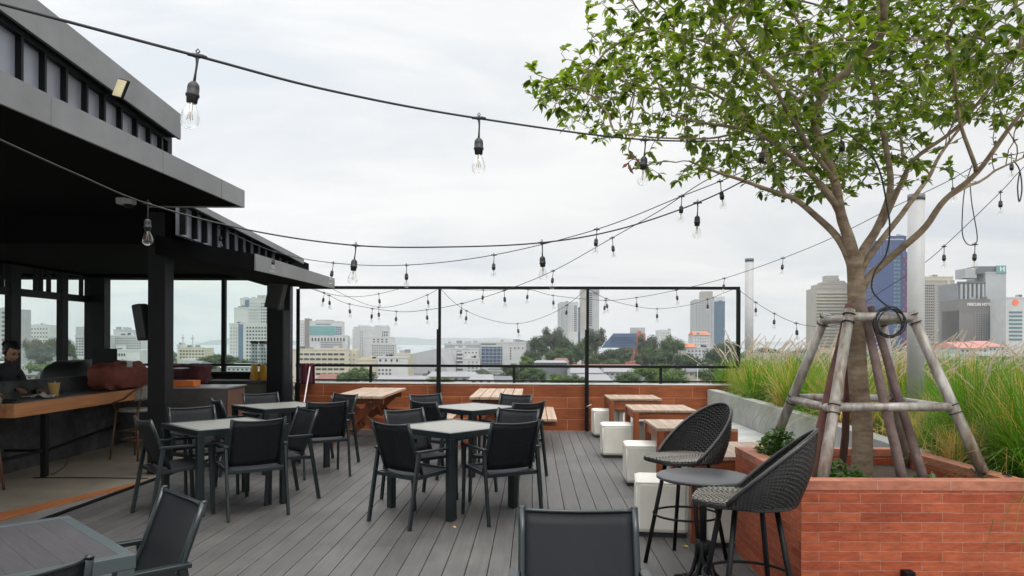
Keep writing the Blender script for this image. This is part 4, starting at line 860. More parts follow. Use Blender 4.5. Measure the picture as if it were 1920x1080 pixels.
Lm([(1830, 320, 4.4), (1800, 240, 4.2), (1790, 150, 4.0), (1780, 60, 3.8)], .018, .006)
Lm([(1770, 375, 4.5), (1850, 330, 4.9), (1930, 290, 5.3)], .016, .006)
nodes, parent_, rad = [], [], []
tb_ = MB()
def addpoly(pts, r0, r1, smooth_n=5):
    c = cr(pts, smooth_n); n = len(c); rs = []
    for k, p in enumerate(c):
        c[k] = p + Vector((noise.noise(p * 3.1), noise.noise(p * 3.1 + Vector((9, 0, 0))), noise.noise(p * 3.1 + Vector((0, 9, 0))))) * .022 * (0 if k == 0 else 1)
        rs.append(lerp(r0, r1, (k / (n - 1)) ** .8))
    return c, rs
tp = cr(trunk_pts, 6); trs = []
for p in tp:
    z = p.z; trs.append(.070 if z < .7 else lerp(.064, .056, min(1, (z - .7) / .9)) if z < 1.6 else lerp(.056, .054, (z - 1.6) / .25) if z < 1.85 else max(.024, lerp(.054, .030, (z - 1.85) / .45)))
tb_.tube(tp, trs, 16); trunk = tb_.build('trunk', m_bark, tree, world=True)
tb2 = MB(); kds = []
for pts, r0, r1 in limbs:
    c, rs = addpoly(pts, r0, r1); tb2.tube(c, rs, 8)
    for k, p in enumerate(c):
        if k > 3: kds.append(p)
limb_o = tb2.build('limbs', m_bark, tree, world=True)
# crown: space colonisation outwards from the limbs
rng = random.Random(21)
def zlo(x):
    t = [(-.1, 3.25), (.14, 3.12), (.5, 2.92), (.9, 2.70), (1.3, 2.48), (1.75, 2.38), (2.2, 2.45), (2.6, 2.50), (3.0, 2.62), (3.3, 2.8), (3.8, 3.0), (4.4, 3.2)]
    for (a, b_), (c, d) in zip(t[:-1], t[1:]):
        if a <= x <= c: return lerp(b_, d, (x - a) / (c - a))
    return 3.2
def zhi(x):
    t = [(-.1, 3.22), (.14, 3.34), (.45, 3.55), (.75, 3.88), (1.2, 4.15), (2, 4.4), (3, 4.4), (4, 4.0), (4.4, 3.6)]
    for (a, b_), (c, d) in zip(t[:-1], t[1:]):
        if a <= x <= c: return lerp(b_, d, (x - a) / (c - a))
    return 3.4
att = []
while len(att) < 5600:
    x = rng.uniform(.1, 4.3); hy = 1.75 * sqrt(max(.04, 1 - ((x - 2.25) / 2.2) ** 2)); y = TD + rng.uniform(-hy * .82, hy)
    z = rng.uniform(2.2, 4.4); rr_ = abs(y - TD) / 1.75
    if z < zlo(x) + .55 * rr_ ** 2 or z > zhi(x) - .25 * rr_: continue
    if noise.noise(Vector((x * 1.1, y * 1.1, z * 4.2)) + Vector((4, 4, 4))) < -.05: continue
    if z < 2.8 and abs(x - 2.4) < .8 and rng.random() < .5: continue
    att.append(Vector((x, y, z)))
nd = [(p.copy(), -1) for p in kds]; child = {}
alive = att[:]; nbase = len(nd)
for it in range(46):
    kd = kdtree.KDTree(len(nd))
    for i, (p, _) in enumerate(nd): kd.insert(p, i)
    kd.balance(); pull = {}; left = []
    for a in alive:
        co, i, d = kd.find(a)
        if d < .06: continue
        left.append(a)
        if d < .9: pull.setdefault(i, Vector((0, 0, 0))); pull[i] += (a - co).normalized()
    alive = left
    if not pull: break
    for i, v in pull.items():
        if v.length < 1e-4: continue
        v = v.normalized() + Vector((rng.uniform(-.25, .25), rng.uniform(-.25, .25), rng.uniform(-.18, .25)))
        q = nd[i][0] + v.normalized() * .055
        ch = child.get(i, [])
        if any((nd[c][0] - q).length < .028 for c in ch): continue
        nd.append((q, i)); child.setdefault(i, []).append(len(nd) - 1)
# radii
cnt = [0.0] * len(nd)
for i in range(len(nd) - 1, nbase - 1, -1):
    if cnt[i] == 0: cnt[i] = 1.0
    if nd[i][1] >= 0: cnt[nd[i][1]] += cnt[i]
tw = MB()
def rad_(i): return min(.014, .0021 * cnt[i] ** .42)
done = set()
for i in range(nbase, len(nd)):
    if i in done: continue
    # follow a chain
    pts = [nd[nd[i][1]][0], nd[i][0]]; rs = [rad_(i), rad_(i)]; done.add(i); j = i
    while child.get(j):
        k = max(child[j], key=lambda q: cnt[q])
        if k in done: break
        pts.append(nd[k][0]); rs.append(rad_(k)); done.add(k); j = k
    tw.tube(pts, rs, 5, caps=False)
tw.build('twigs', m_bark, tree, world=True)
# leaves
lf = MB(); fl_pts = []
def add_leaf(p, d, up, ln):
    d = d.normalized(); s = d.cross(up)
    if s.length < .01: s = d.orthogonal()
    s.normalize(); n_ = s.cross(d).normalized(); wd = ln * rng.uniform(.23, .30); fold = ln * .10; droop = ln * rng.uniform(.05, .3)
    def at(t, w_): return p + d * (ln * t) + s * (w_ * wd) + n_ * (fold * abs(w_)) - Vector((0, 0, droop * t * t))
    i0 = len(lf.v)
    for q in (at(0, 0), at(.28, 0), at(.65, 0), at(1, 0), at(.25, .85), at(.55, 1.0), at(.83, .5), at(.25, -.85), at(.55, -1.0), at(.83, -.5)): lf.v.append(tuple(q))
    for f_ in ((0, 1, 4), (1, 2, 5, 4), (2, 3, 6, 5), (0, 7, 1), (1, 7, 8, 2), (2, 8, 9, 3)): lf.f.append(tuple(i0 + k for k in f_)); lf.sm.append(True)
Z = Vector((0, 0, 1))
for i in range(nbase, len(nd)):
    p, par = nd[i]; d = (p - nd[par][0]).normalized(); tip = not child.get(i)
    if tip:
        n_ = rng.randint(6, 9)
        for k in range(n_):
            v = d * .7 + Vector((rng.gauss(0, 1), rng.gauss(0, 1), rng.gauss(-.1, .32))).normalized() * .9
            add_leaf(p + d * rng.uniform(-.03, .01), v, Z + Vector((rng.gauss(0, .35), rng.gauss(0, .35), 0)), rng.uniform(.034, .074))
        fl_pts.append(p)
    elif cnt[i] < 6 and rng.random() < .8:
        for k in range(rng.randint(1, 3)):
            v = d * .3 + Vector((rng.gauss(0, 1), rng.gauss(0, 1), rng.gauss(0, .4))); add_leaf(p, v, Z + Vector((rng.gauss(0, .3), rng.gauss(0, .3), 0)), rng.uniform(.032, .066))
print('nodes', len(nd), 'leaf verts', len(lf.v))
lf.build('crown', m_leaf, tree, world=True)
fw = MB()
for p in rng.sample(fl_pts, 26):
    for k in range(5):
        a = 2 * pi * k / 5; c = p + Vector((0, 0, .03)); d = Vector((cos(a), sin(a), .35)); s = Vector((-sin(a), cos(a), 0))
        fw.poly([c, c + d * .02 + s * .012, c + d * .036, c + d * .02 - s * .012])
fw.build('white_blossom', mat('blossom_white', (0.75, 0.75, 0.70), .6), tree, world=True)
dl = MB()
for k in range(12):
    c = P(1186 + rng.uniform(-8, 8), 300 + rng.uniform(-14, 16), 4.3); a = Vector((rng.gauss(0, 1), rng.gauss(0, 1), -1.2)).normalized() * .05; s = a.orthogonal().normalized() * .014
    dl.poly([c, c + a * .5 + s, c + a, c + a * .5 - s])
dl.tube([P(1183, 262, 4.3), P(1178, 280, 4.3), P(1186, 300, 4.3)], .0025, 5); dl.build('withered_leaves', mat('dead_leaf_brown', (0.13, 0.05, 0.03), .8), tree, world=True)
# ------------------------------------------------------------------ steel/wood tree guard and stakes
m_pole = mat('weathered_pole', (0.24, 0.17, 0.11), .36, scale=5, col2=(0.58, 0.565, 0.54), stretch=(5, 5, .7), bump=.25, bscale=15, dirt=.4, metal=.25)
m_stake = mat('purplish_bark_stake', (0.10, 0.06, 0.055), .85, scale=6, col2=(0.24, 0.17, 0.15), bump=.8, bscale=22, dirt=.4)
m_stake_r = mat('reddish_bark_stake', (0.09, 0.03, 0.022), .85, scale=6, col2=(0.19, 0.09, 0.07), bump=.8, bscale=22, dirt=.4)
tg = empty('tree_guard', (2.27, 4.78, .62), 'weathered tapering frame of thick poles around the tree trunk', 'tree support')
top = [P(1592, 592, 4.52), P(1712, 596, 4.55), P(1655, 610, 5.0), P(1546, 598, 4.92)]
bot = [P(1543, 896, 4.28), P(1848, 896, 4.36), P(1699, 868, 5.2), P(1455, 822, 5.28)]
def ext(a, b, z): d = b - a; return a + d * ((z - a.z) / d.z)
legsP = []
for t_, u_ in zip(top, bot):
    lo = ext(t_, u_, .60 if u_.y > 4.5 or u_.x < 2 else .75); hi = t_ + (t_ - u_).normalized() * .04; legsP.append((hi, lo))
    b = MB(); b.tube([lo, (lo + hi) / 2, hi], [.034, .032, .030], 14); b.build('leg', m_pole, tg, world=True)
for z in (1.652, 1.115):
    q = [ext(h_, l_, z) for h_, l_ in legsP]
    for k in range(4):
        b = MB(); a_, c_ = q[k], q[(k + 1) % 4]; 
        off = Vector((0, 0, .0 if k % 2 else .012)); b.tube([a_ + off, c_ + off], .026, 12); b.build('cross_pole', m_pole, tg, world=True)
        b = MB(); hd_ = (legsP[k][0] - legsP[k][1]).normalized(); b.tube([a_ - hd_ * .028, a_ - hd_ * .022], .0385, 12); b.tube([a_ + hd_ * .022, a_ + hd_ * .028], .0385, 12); b.build('wire_tie', m_rubber, tg, world=True)
for (ax, ay, ad, bx_, by_, bd, r_, mm, lb) in ((1592, 572, 4.68, 1518, 892, 4.42, .030, m_stake_r, 'reddish brown wooden stake leaning left of the trunk'), (1600, 590, 4.88, 1580, 858, 5.1, .026, m_stake_r, 'dark wooden stake behind the front left leg of the tree guard'),
        (1614, 560, 4.62, 1690, 893, 4.45, .030, m_stake, 'pale barked wooden stake just right of the trunk'), (1632, 575, 4.7, 1730, 893, 4.48, .028, m_stake, 'purplish wooden stake leaning furthest right of the trunk')):
    a_, b_ = P(ax, ay, ad), P(bx_, by_, bd); b_ = ext(a_, b_, .60); pts = [b_]
    for k in range(1, 8): p = b_.lerp(a_, k / 8); pts.append(p + Vector((noise.noise(p * 4) * .008, noise.noise(p * 5) * .008, 0)))
    pts.append(a_); b = MB(); b.tube(pts, [r_ * (1.05 - .25 * k / 8 + .06 * noise.noise(Vector((k * 1.7, r_ * 50, 0)))) for k in range(9)], 10); o = b.build('wooden_stake', mm); tag(o, lb, 'stake', 'wooden stakes propping the tree')
# coil and cables at the tree
b = MB(); cc = P(1664, 603, 4.52); pts = []
for k in range(121):
    a = 2 * pi * k / 24; r_ = .085 + .008 * sin(k * .37); pts.append(cc + Vector((r_ * cos(a), -.03 + .02 * sin(k * .21), r_ * 1.0 * sin(a) - .002 * (k // 24))))
b.tube(pts, .0042, 6); tag(b.build('cable_coil', m_rubber), 'coil of black cable hung on the top bar of the tree guard', 'cable')
b = MB(); b.tube(cr([P(1575, 238, 4.75), P(1640, 300, 4.6), P(1664, 390, 4.6), P(1668, 440, 4.6), P(1660, 480, 4.6), P(1640, 510, 4.62), P(1636, 545, 4.62), P(1665, 575, 4.56), P(1694, 590, 4.52)]), .0055, 6); tag(b.build('hanging_cable', m_rubber), 'black cable running down beside the tree fork to the coil', 'cable')
b = MB(); b.tube(cr([P(1820, 878, 4.40), P(1838, 892, 4.30), P(1862, 897, 4.25), P(1895, 893, 4.22), P(1880, 888, 4.3)]), .005, 6); tag(b.build('loose_cable', m_rubber), 'thin black cable lying on the planter cap by the right guard leg', 'cable')
# ------------------------------------------------------------------ low shrubs inside the planter
m_shrub = leafmat('shrub_leaf', (0.03, 0.08, 0.012), (0.09, 0.17, 0.03), .3, .35)
def shrub(x, y, z, rx, ry, h, n, lb):
    r = random.Random(int(x * 100)); lf.v.clear(); lf.f.clear(); lf.sm.clear(); t = empty('shrub', (x, y, z), lb, 'shrub', 'low shrubs in the brick planter')
    st = MB()
    for k in range(n):
        a = r.uniform(0, 2 * pi); q = sqrt(r.random()); px, py = x + rx * q * cos(a), y + ry * q * sin(a); pz = z + h * (1 - q * q * .75) * r.uniform(.35, 1)
        if k % 6 == 0: st.tube([(x + (px - x) * .5, y + (py - y) * .5, z), (px, py, pz)], .003, 4)
        for j in range(6):
            v = Vector((r.gauss(0, 1), r.gauss(0, 1), r.gauss(.25, .4))); add_leaf(Vector((px, py, pz)), v, Z, r.uniform(.03, .055))
    lf.build('foliage', m_shrub, t, world=True); st.build('stems', m_bark, t, world=True)
shrub(1.85, 5.12, .62, .20, .22, .30, 260, 'dense low green shrub in the far left corner of the brick planter')
shrub(2.03, 4.62, .62, .17, .22, .15, 100, 'low green shrub between the guard legs left of the trunk')
shrub(2.50, 4.50, .62, .22, .16, .08, 40, 'sparse ground shrub right of the trunk base')
# ------------------------------------------------------------------ fountain grass
import numpy as np
rs_ = np.random.RandomState(5)
def bed_inside(x, y): 
    xl = np.interp(y, [4.1, 5.42, 5.43, 7.6, 9.6, 12.6, 14], [2.98, 3.0, 3.12, 3.36, 3.45, 3.55, 3.6]); return x > xl
def grass(name, nclump, blades, hmin, hmax, cols, label_, kind_='stuff', yr=(4.35, 13.6), xr=(3.0, 8.6), straw=.0, seed=1, w0=.0045):
    r = np.random.RandomState(seed); V, Fc, Cc = [], [], []
    cl = []
    while len(cl) < nclump:
        y = r.uniform(*yr); x = r.uniform(*xr)
        if x > 2.2 + y * .62: continue
        if bed_inside(x, y): cl.append((x, y))
    nv = 0; allv = []; allf = []; allc = []
    for cx_i, (x, y) in enumerate(cl):
        m = int(blades * (1.2 if y < 8 else .75)); a = r.uniform(0, 2 * np.pi, m); lean = np.abs(r.normal(0, .55, m)) + .05; ln = r.uniform(hmin, hmax, m) * r.uniform(.8, 1.1)
        bx = x + r.normal(0, .06, m); by = y + r.normal(0, .06, m); wd = w0 * (1 + .06 * (y - 4)) * r.uniform(.6, 1.3, m)
        T = np.array([0, .3, .58, .82, 1.0]); dirx, diry = np.cos(a), np.sin(a); sxv, syv = -diry, dirx
        P_ = []
        for t in T:
            ho = ln * t * np.sin(lean * (0.5 + 1.1 * t)) ; up = ln * t * np.cos(lean * (0.5 + .9 * t)) - ln * .16 * t ** 3 * (lean > .5)
            px, py, pz = bx + dirx * ho, by + diry * ho, .60 + up
            w_ = wd * (1 - t) ** .7 + .0005
            P_.append(np.stack([px - sxv * w_, py - syv * w_, pz], 1)); P_.append(np.stack([px + sxv * w_, py + syv * w_, pz], 1))
        vv = np.stack(P_, 1).reshape(-1, 3); allv.append(vv)
        base = nv + np.arange(m)[:, None] * 10
        for k in range(4):
            allf.append(np.concatenate([base + 2 * k, base + 2 * k + 1, base + 2 * k + 3, base + 2 * k + 2], 1))
        ci = np.where(r.rand(m) < (.85 if r.rand() < straw else .06), 1, 0); c = np.array(cols)[ci]; c = c * r.uniform(.65, 1.35, (m, 1)); 
        allc.append(np.repeat(np.concatenate([c, np.ones((m, 1))], 1), 10, axis=0)); nv += m * 10
    v = np.concatenate(allv); f = np.concatenate(allf); c = np.concatenate(allc)
    me = bpy.data.meshes.new(name); me.vertices.add(len(v)); me.vertices.foreach_set('co', v.ravel()); me.loops.add(f.size); me.loops.foreach_set('vertex_index', f.ravel().astype(np.int32))
    me.polygons.add(len(f)); me.polygons.foreach_set('loop_start', np.arange(len(f)) * 4); me.update(calc_edges=True)
    at = me.color_attributes.new('tint', 'FLOAT_COLOR', 'POINT'); at.data.foreach_set('color', np.clip(c, 0, 1).ravel())
    me.materials.append(m_grass); o = bpy.data.objects.new(name, me); COL.objects.link(o); tag(o, label_, 'grass', None, kind_); return o, cl
m_grass = leafmat('fountain_grass', None, None, .35, .55, attr=True)
g1, cl1 = grass('fountain_grass', 200, 400, .42, .84, [(0.085, 0.19, 0.014), (0.42, 0.29, 0.10)], 'tall green fountain grass filling the raised bed behind the concrete wall', straw=.2, seed=3, w0=.0036)
g2, cl2 = grass('short_grass', 80, 330, .25, .5, [(0.10, 0.22, 0.018), (0.46, 0.33, 0.13)], 'shorter green and straw grass arching over the bed edge', straw=.3, seed=9, xr=(3.0, 4.6))
# plumes
pr = random.Random(4); pv, pf = [], []; pm = MB(); stm = MB()
for k in range(330):
    (x, y) = pr.choice(cl1)
    if pr.random() < .45: 
        y = pr.uniform(7.5, 13.2); x = 3.5 + pr.random() ** 1.5 * 1.9
    a = pr.uniform(-.45, .45) if pr.random() < .75 else pr.uniform(0, 6.28); ln = pr.uniform(.80, 1.15); le = pr.uniform(.14, .5)
    pts = []
    for t in (0, .35, .62, .8, .9, 1.0):
        ho = ln * t * sin(le * (.6 + 1.2 * t)); pts.append(Vector((x + cos(a) * ho, y + sin(a) * ho, .62 + ln * t * cos(le * (.6 + t)))))
    stm.tube(pts, .0016, 3, caps=False)
    pl = cr(pts[2:], 5)
    for q in range(190):
        u = pr.random(); i = min(len(pl) - 2, int(u * (len(pl) - 1))); p = pl[i].lerp(pl[i + 1], pr.random()); d = (pl[i + 1] - pl[i]).normalized()
        s = Vector((pr.gauss(0, 1), pr.gauss(0, 1), pr.gauss(0, 1))); s = (s - d * s.dot(d)).normalized(); w_ = .019 * sin(pi * min(1, max(.08, u * .92 + .05))) ** .6
        tip = p + s * w_ * pr.uniform(.7, 1.3) + d * .028; o_ = d.cross(s) * .0019 * (1 + .1 * (y - 4)); pm.poly([p - o_, p + o_, tip])
mp_l = leafmat('plume', (0.44, 0.37, 0.30), (0.62, 0.54, 0.46), .3, .8)
tag(pm.build('grass_plumes', mp_l), 'pale feathery plumes rising above the fountain grass', 'grass', None, 'stuff')
tag(stm.build('plume_stalks', mat('stalk', (0.28, 0.26, 0.12), .8)), 'thin stalks carrying the pale grass plumes', 'grass', None, 'stuff')
# ================================================================== PERSON behind the half wall
def skin(name, vr, edges, m, parent, sub=2):
    me = bpy.data.meshes.new(name); me.from_pydata([v[:3] for v in vr], edges, []); o = bpy.data.objects.new(name, me); COL.objects.link(o); o.parent = parent
    sk = o.modifiers.new('skin', 'SKIN'); 
    for i, v in enumerate(vr):
        r = v[3] if len(v) > 3 else .05; r2 = v[4] if len(v) > 4 else r; me.skin_vertices[0].data[i].radius = (r, r2)
    me.skin_vertices[0].data[0].use_root = True
    sk.use_smooth_shade = True; s = o.modifiers.new('sub', 'SUBSURF'); s.levels = sub; s.render_levels = sub; me.materials.append(m); return o
m_skin = mat('skin', (0.30, 0.16, 0.10), .5, var=.06, scale=6); m_hair = mat('black_hair', (0.006, 0.005, 0.005), .6, spec=.2, bump=.5, bscale=60, stretch=(1, 1, .1)); m_shirt = mat('black_shirt', (0.014, 0.014, 0.018), .8, bump=.3, bscale=12)
pe = empty('person', (-6.02, 8.82, -.10), 'person in dark clothes with tied black hair looking down behind the half wall', 'person', rz=radians(-20))
# local +X = facing right of picture; head leaning forward
body = [(0, 0, .90, .13, .10), (0.0, 0, 1.02, .115, .09), (.02, 0, 1.14, .13, .10), (.05, 0, 1.25, .11, .08), (.09, 0, 1.32, .045, .045), (.115, 0, 1.37, .043, .043),
        (.05, .16, 1.235, .055), (.10, .23, 1.02, .042), (.27, .20, .98, .032), (.36, .17, 1.02, .026),
        (.05, -.16, 1.235, .055), (.12, -.22, 1.02, .042), (.30, -.17, 1.00, .032), (.40, -.12, 1.05, .026),
        (0, .10, .84, .085), (0.0, .11, .45, .058), (0, .11, .08, .04), (.12, .12, .035, .035), (0, -.10, .84, .085), (0, -.11, .45, .058), (0, -.11, .08, .04), (.12, -.12, .035, .035)]
eds = [(0, 1), (1, 2), (2, 3), (3, 4), (4, 5), (3, 6), (6, 7), (7, 8), (8, 9), (3, 10), (10, 11), (11, 12), (12, 13), (0, 14), (14, 15), (15, 16), (16, 17), (0, 18), (18, 19), (19, 20), (20, 21)]
skin('body', body, eds, m_shirt, pe)
hd = empty('tmp', (0, 0, 0)); bpy.data.objects.remove(hd)
def head_fn(u, v):
    a, e_ = 2 * pi * u, pi * (v - .5); x, y, z = cos(e_) * cos(a), cos(e_) * sin(a), sin(e_)
    r = Vector((x * .095, y * .075, z * .118))
    if z < -.2: r.x *= 1 - .22 * (-z - .2); r.y *= 1 - .45 * (-z - .2); r.x += .012
    f_ = math.exp(-((y / .22) ** 2)) * (1 if x > 0 else 0)
    r.x += .026 * f_ * math.exp(-((z + .12) / .12) ** 2) + .010 * f_ * math.exp(-((z + .42) / .09) ** 2) + .012 * f_ * math.exp(-((z + .78) / .12) ** 2)
    for s in (-1, 1): r.x -= .012 * math.exp(-(((y - s * .38) / .2) ** 2)) * math.exp(-((z - .08) / .12) ** 2) * (1 if x > 0 else 0)
    return r
Rh = Matrix.Rotation(radians(32), 3, 'Y'); hc = Vector((.155, 0, 1.47))
b = MB(); b.grid(lambda u, v: hc + Rh @ head_fn(u, v), 36, 28)
for s in (-1, 1): b.tube([hc + Rh @ Vector((-.01, s * .074, .015)), hc + Rh @ Vector((-.018, s * .088, .0)), hc + Rh @ Vector((-.012, s * .080, -.035))], [.010, .014, .007], 8)
b.build('head', m_skin, pe)
def hair_fn(u, v):
    q = head_fn(u, v); a = 2 * pi * u; fr = cos(a) > .35; k = 1.10
    if q.z < .062 and fr: k = .80
    if q.z < -.055: k = .80
    return hc + Rh @ (q * k + Vector((-.006, 0, .004)))
b = MB(); b.grid(hair_fn, 48, 36)
for s in (-1, 1):
    e1 = MB(); e1.grid(lambda u, v: hc + Rh @ (Vector((.0885, s * .030, .010)) + Vector((.006 * cos(pi * (v - .5)) * cos(2 * pi * u), .014 * cos(pi * (v - .5)) * sin(2 * pi * u), .006 * sin(pi * (v - .5))))), 10, 8); e1.build('eye', m_hair, pe)
    e1 = MB(); e1.tube([hc + Rh @ Vector((.092, s * .014, .030)), hc + Rh @ Vector((.094, s * .032, .036)), hc + Rh @ Vector((.082, s * .050, .030))], .004, 6); e1.build('eyebrow', m_hair, pe)
e1 = MB(); e1.tube([hc + Rh @ Vector((.088, -.022, -.062)), hc + Rh @ Vector((.100, 0, -.060)), hc + Rh @ Vector((.088, .022, -.062))], .005, 6); e1.build('lips', mat('lip', (.22, .07, .06), .5), pe)
bun = Rh @ Vector((-.125, 0, .02)) + hc; b.lathe([(0, -.045), (.03, -.038), (.045, 0), (.03, .038), (0, .045)], bun, 14); b.build('hair', m_hair, pe)
for s, wr in ((1, Vector((.36, .17, 1.02))), (-1, Vector((.40, -.12, 1.05)))):
    pv_ = [(0, 0, 0, .024, .016), (.045, 0, .0, .036, .016), (.075, 0, .0, .036, .014)]; ed = [(0, 1), (1, 2)]
    for k, yy in enumerate((-.03, -.01, .01, .03)):
        n0 = len(pv_); L1 = (.028, .034, .036, .026)[k]
        pv_ += [(.085, yy, .0, .0088), (.085 + L1, yy * 1.1, -.008, .008), (.085 + L1 * 1.6, yy * 1.1, -.026, .007)]; ed += [(2, n0), (n0, n0 + 1), (n0 + 1, n0 + 2)]
    n0 = len(pv_); pv_ += [(.03, -s * .035, -.005, .011), (.062, -s * .055, -.014, .009), (.085, -s * .058, -.02, .008)]; ed += [(1, n0), (n0, n0 + 1), (n0 + 1, n0 + 2)]
    o = skin('hand', pv_, ed, m_skin, pe, 1); o.location = wr; o.rotation_euler = (0, radians(12), 0)
# ================================================================== CITY
GZ = -22.0
def W_(px, D): return (px - CX) / F * D
BM = {}
def cm_(name, c, rough=.7, **k):
    if name not in BM: BM[name] = mat(name, c, rough, scale=.15, var=.08, **k)
    return BM[name]
white_ = cm_('city_white', (.43, .44, .44)); cream_ = cm_('city_cream', (.42, .39, .30)); grey_ = cm_('city_grey', (.20, .21, .22)); lgrey = cm_('city_light_grey', (.32, .33, .34)); tan_ = cm_('city_tan', (.30, .28, .245))
brown_ = cm_('city_brown_grey', (.16, .15, .145)); dgrey = cm_('city_dark_grey', (.12, .125, .14)); brick_ = cm_('city_brick', (.33, .12, .075)); orange_ = cm_('orange_roof', (.36, .12, .045)); blue_ = cm_('city_blue', (.025, .05, .15)); slate = cm_('city_slate_blue', (.07, .12, .18))
teal_ = cm_('teal_glass', (.12, .27, .27), .2); win_ = cm_('window_dark', (.03, .036, .045), .3); winb = cm_('window_blue', (.035, .08, .15), .3); wint = cm_('window_teal', (.07, .15, .17), .3); roofw = cm_('pale_roof', (.19, .19, .20)); roofg = cm_('grey_roof', (.10, .105, .115)); redroof = cm_('red_roof', (.13, .045, .035)); purple_ = cm_('maroon_panel', (.22, .04, .09)); pink_ = cm_('pale_red_roof', (.34, .14, .12))
def winmesh(w_, h_, m):
    b = MB(); b.box(-w_ / 2, w_ / 2, -.12, .05, -h_ / 2, h_ / 2); me = bpy.data.meshes.new('window'); me.from_pydata(b.v, [], b.f); me.materials.append(m); me.update(); return me
class Bld:
    # local x to the right along the front, y away from the camera, z up from the city ground
    def __init__(s, label, px0, D, rz=0.0, name='city_building', cat='building'):
        s.D = D; s.px0 = px0; s.root = empty(name, (W_(px0, D), D, GZ), label, cat, rz=radians(rz)); s.n = 0; s.rz = radians(rz)
    def X(s, px): return W_(px, s.D) - W_(s.px0, s.D)
    def Zp(s, py, px=None): return H - (ray(px if px else s.px0, py)[1]) * s.D - GZ
    def box(s, px0, px1, ytop, depth, m, y0=0.0, ybot=None, part='wall'):
        x0, x1 = s.X(px0), s.X(px1); z1 = s.Zp(ytop); z0 = 0.0 if ybot is None else s.Zp(ybot)
        b = MB(); b.box(x0, x1, y0, y0 + depth, z0, z1); b.build(part, m, s.root)
        if part == 'wall' and s.root.name.startswith('city') and ybot is None and depth > 9 and x1 - x0 > 5:
            rr = random.Random(int(px0 * 7 + ytop)); w_ = x1 - x0
            for q in range(2 + int(w_ / 9)):
                a = x0 + w_ * rr.uniform(.08, .8); l_ = rr.uniform(1.2, 3.2); h_ = rr.uniform(.7, 2.0); b = MB(); b.box(a, min(a + l_, x1 - .3), y0 + 1.2, y0 + 1.2 + rr.uniform(1, 3), z1, z1 + h_); b.build('roof_unit', rr.choice((lgrey, grey_, m)), s.root)
            b = MB(); b.box(x0 - .15, x1 + .15, y0 - .15, y0 + .25, z1 - .5, z1 + .35); b.build('roof_edge', m, s.root)
        return x0, x1, z0, z1
    def rooms(s, px0, px1, ytop, ybot, depth, m, y0=2.0): s.box(px0, px1, ytop, depth, m, y0, ybot, 'roof_room')
    def wins(s, px0, px1, y0, y1, nx, ny, m, wf=.6, hf=.5, yoff=0.0, side=None, depth=None):
        x0, x1, zt, zb = s.X(px0), s.X(px1), s.Zp(y0), s.Zp(y1); dx, dz = (x1 - x0) / nx, (zt - zb) / ny; 
        if side: L_ = depth; dx = L_ / nx
        me = winmesh(abs(dx) * wf, dz * hf, m); extra = MB()
        for j in range(ny):
            for i in range(nx):
                z = zt - dz * (j + .5)
                if side is None: loc = (x0 + dx * (i + .5), yoff, z); r = 0
                else: loc = (x0 if side == 'l' else x1, yoff + dx * (i + .5), z); r = -pi / 2 if side == 'l' else pi / 2
                if s.n < 100:
                    o = bpy.data.objects.new('window', me); COL.objects.link(o); o.parent = s.root; o.location = loc; o.rotation_euler = (0, 0, r); s.n += 1
                else:
                    w2, h2 = dx * wf / 2, dz * hf / 2
                    if side is None: extra.box(loc[0] - w2, loc[0] + w2, yoff - .12, yoff + .05, z - h2, z + h2)
                    else: extra.box(loc[0] - .12, loc[0] + .12, loc[1] - w2, loc[1] + w2, z - h2, z + h2)
        if extra.v: o = extra.build('windows', m, s.root); o['kind'] = 'stuff'
    def bands(s, px0, px1, y0, y1, n, m, frac=.45, yoff=0.0, part='window_band', proud=.15):
        zt, zb = s.Zp(y0), s.Zp(y1); dz = (zt - zb) / n
        for j in range(n):
            b = MB(); z = zt - dz * (j + .5); b.box(s.X(px0), s.X(px1), yoff - proud, yoff + .05, z - dz * frac / 2, z + dz * frac / 2); b.build(part, m, s.root)
    def fins(s, px0, px1, y0, y1, n, m, frac=.3, yoff=0.0, proud=.3, part='pier'):
        x0, x1 = s.X(px0), s.X(px1); dx = (x1 - x0) / n
        for i in range(n):
            b = MB(); x = x0 + dx * (i + .5); b.box(x - dx * frac / 2, x + dx * frac / 2, yoff - proud, yoff + .05, s.Zp(y1), s.Zp(y0)); b.build(part, m, s.root)
    def gable(s, px0, px1, yr, ye, depth, m, y0=-.5):
        x0, x1, ze, zr = s.X(px0), s.X(px1), s.Zp(ye), s.Zp(yr); b = MB(); ym = y0 + depth / 2
        for t in (0, ): pass
        b.v += [(x0, y0, ze), (x1, y0, ze), (x1, y0 + depth, ze), (x0, y0 + depth, ze), (x0 + (x1 - x0) * .08, ym, zr), (x1 - (x1 - x0) * .08, ym, zr)]
        b.f += [(0, 1, 5, 4), (2, 3, 4, 5), (1, 2, 5), (3, 0, 4), (3, 2, 1, 0)]; b.sm += [False] * 5; b.build('roof', m, s.root)
B = Bld('grey tower cropped at the left edge, seen through the bar window', -30, 500); B.box(-30, 13, 578, 25, lgrey); B.wins(-28, 11, 582, 700, 4, 14, win_)
B = Bld('distant white apartment slab behind the round tree through the bar window', 50, 900); B.box(50, 92, 609, 30, white_); B.wins(52, 90, 613, 650, 7, 5, win_, .5, .4)
B = Bld('pale distant tower block left of the middle bar window post', 142, 1300); B.box(142, 161, 613, 30, lgrey); B.wins(143, 160, 616, 640, 4, 5, grey_, .5, .4)
B = Bld('pale distant tower block right of its twin through the bar window', 168, 1300); B.box(168, 186, 617, 30, lgrey); B.wins(169, 185, 620, 640, 4, 4, grey_, .5, .4)
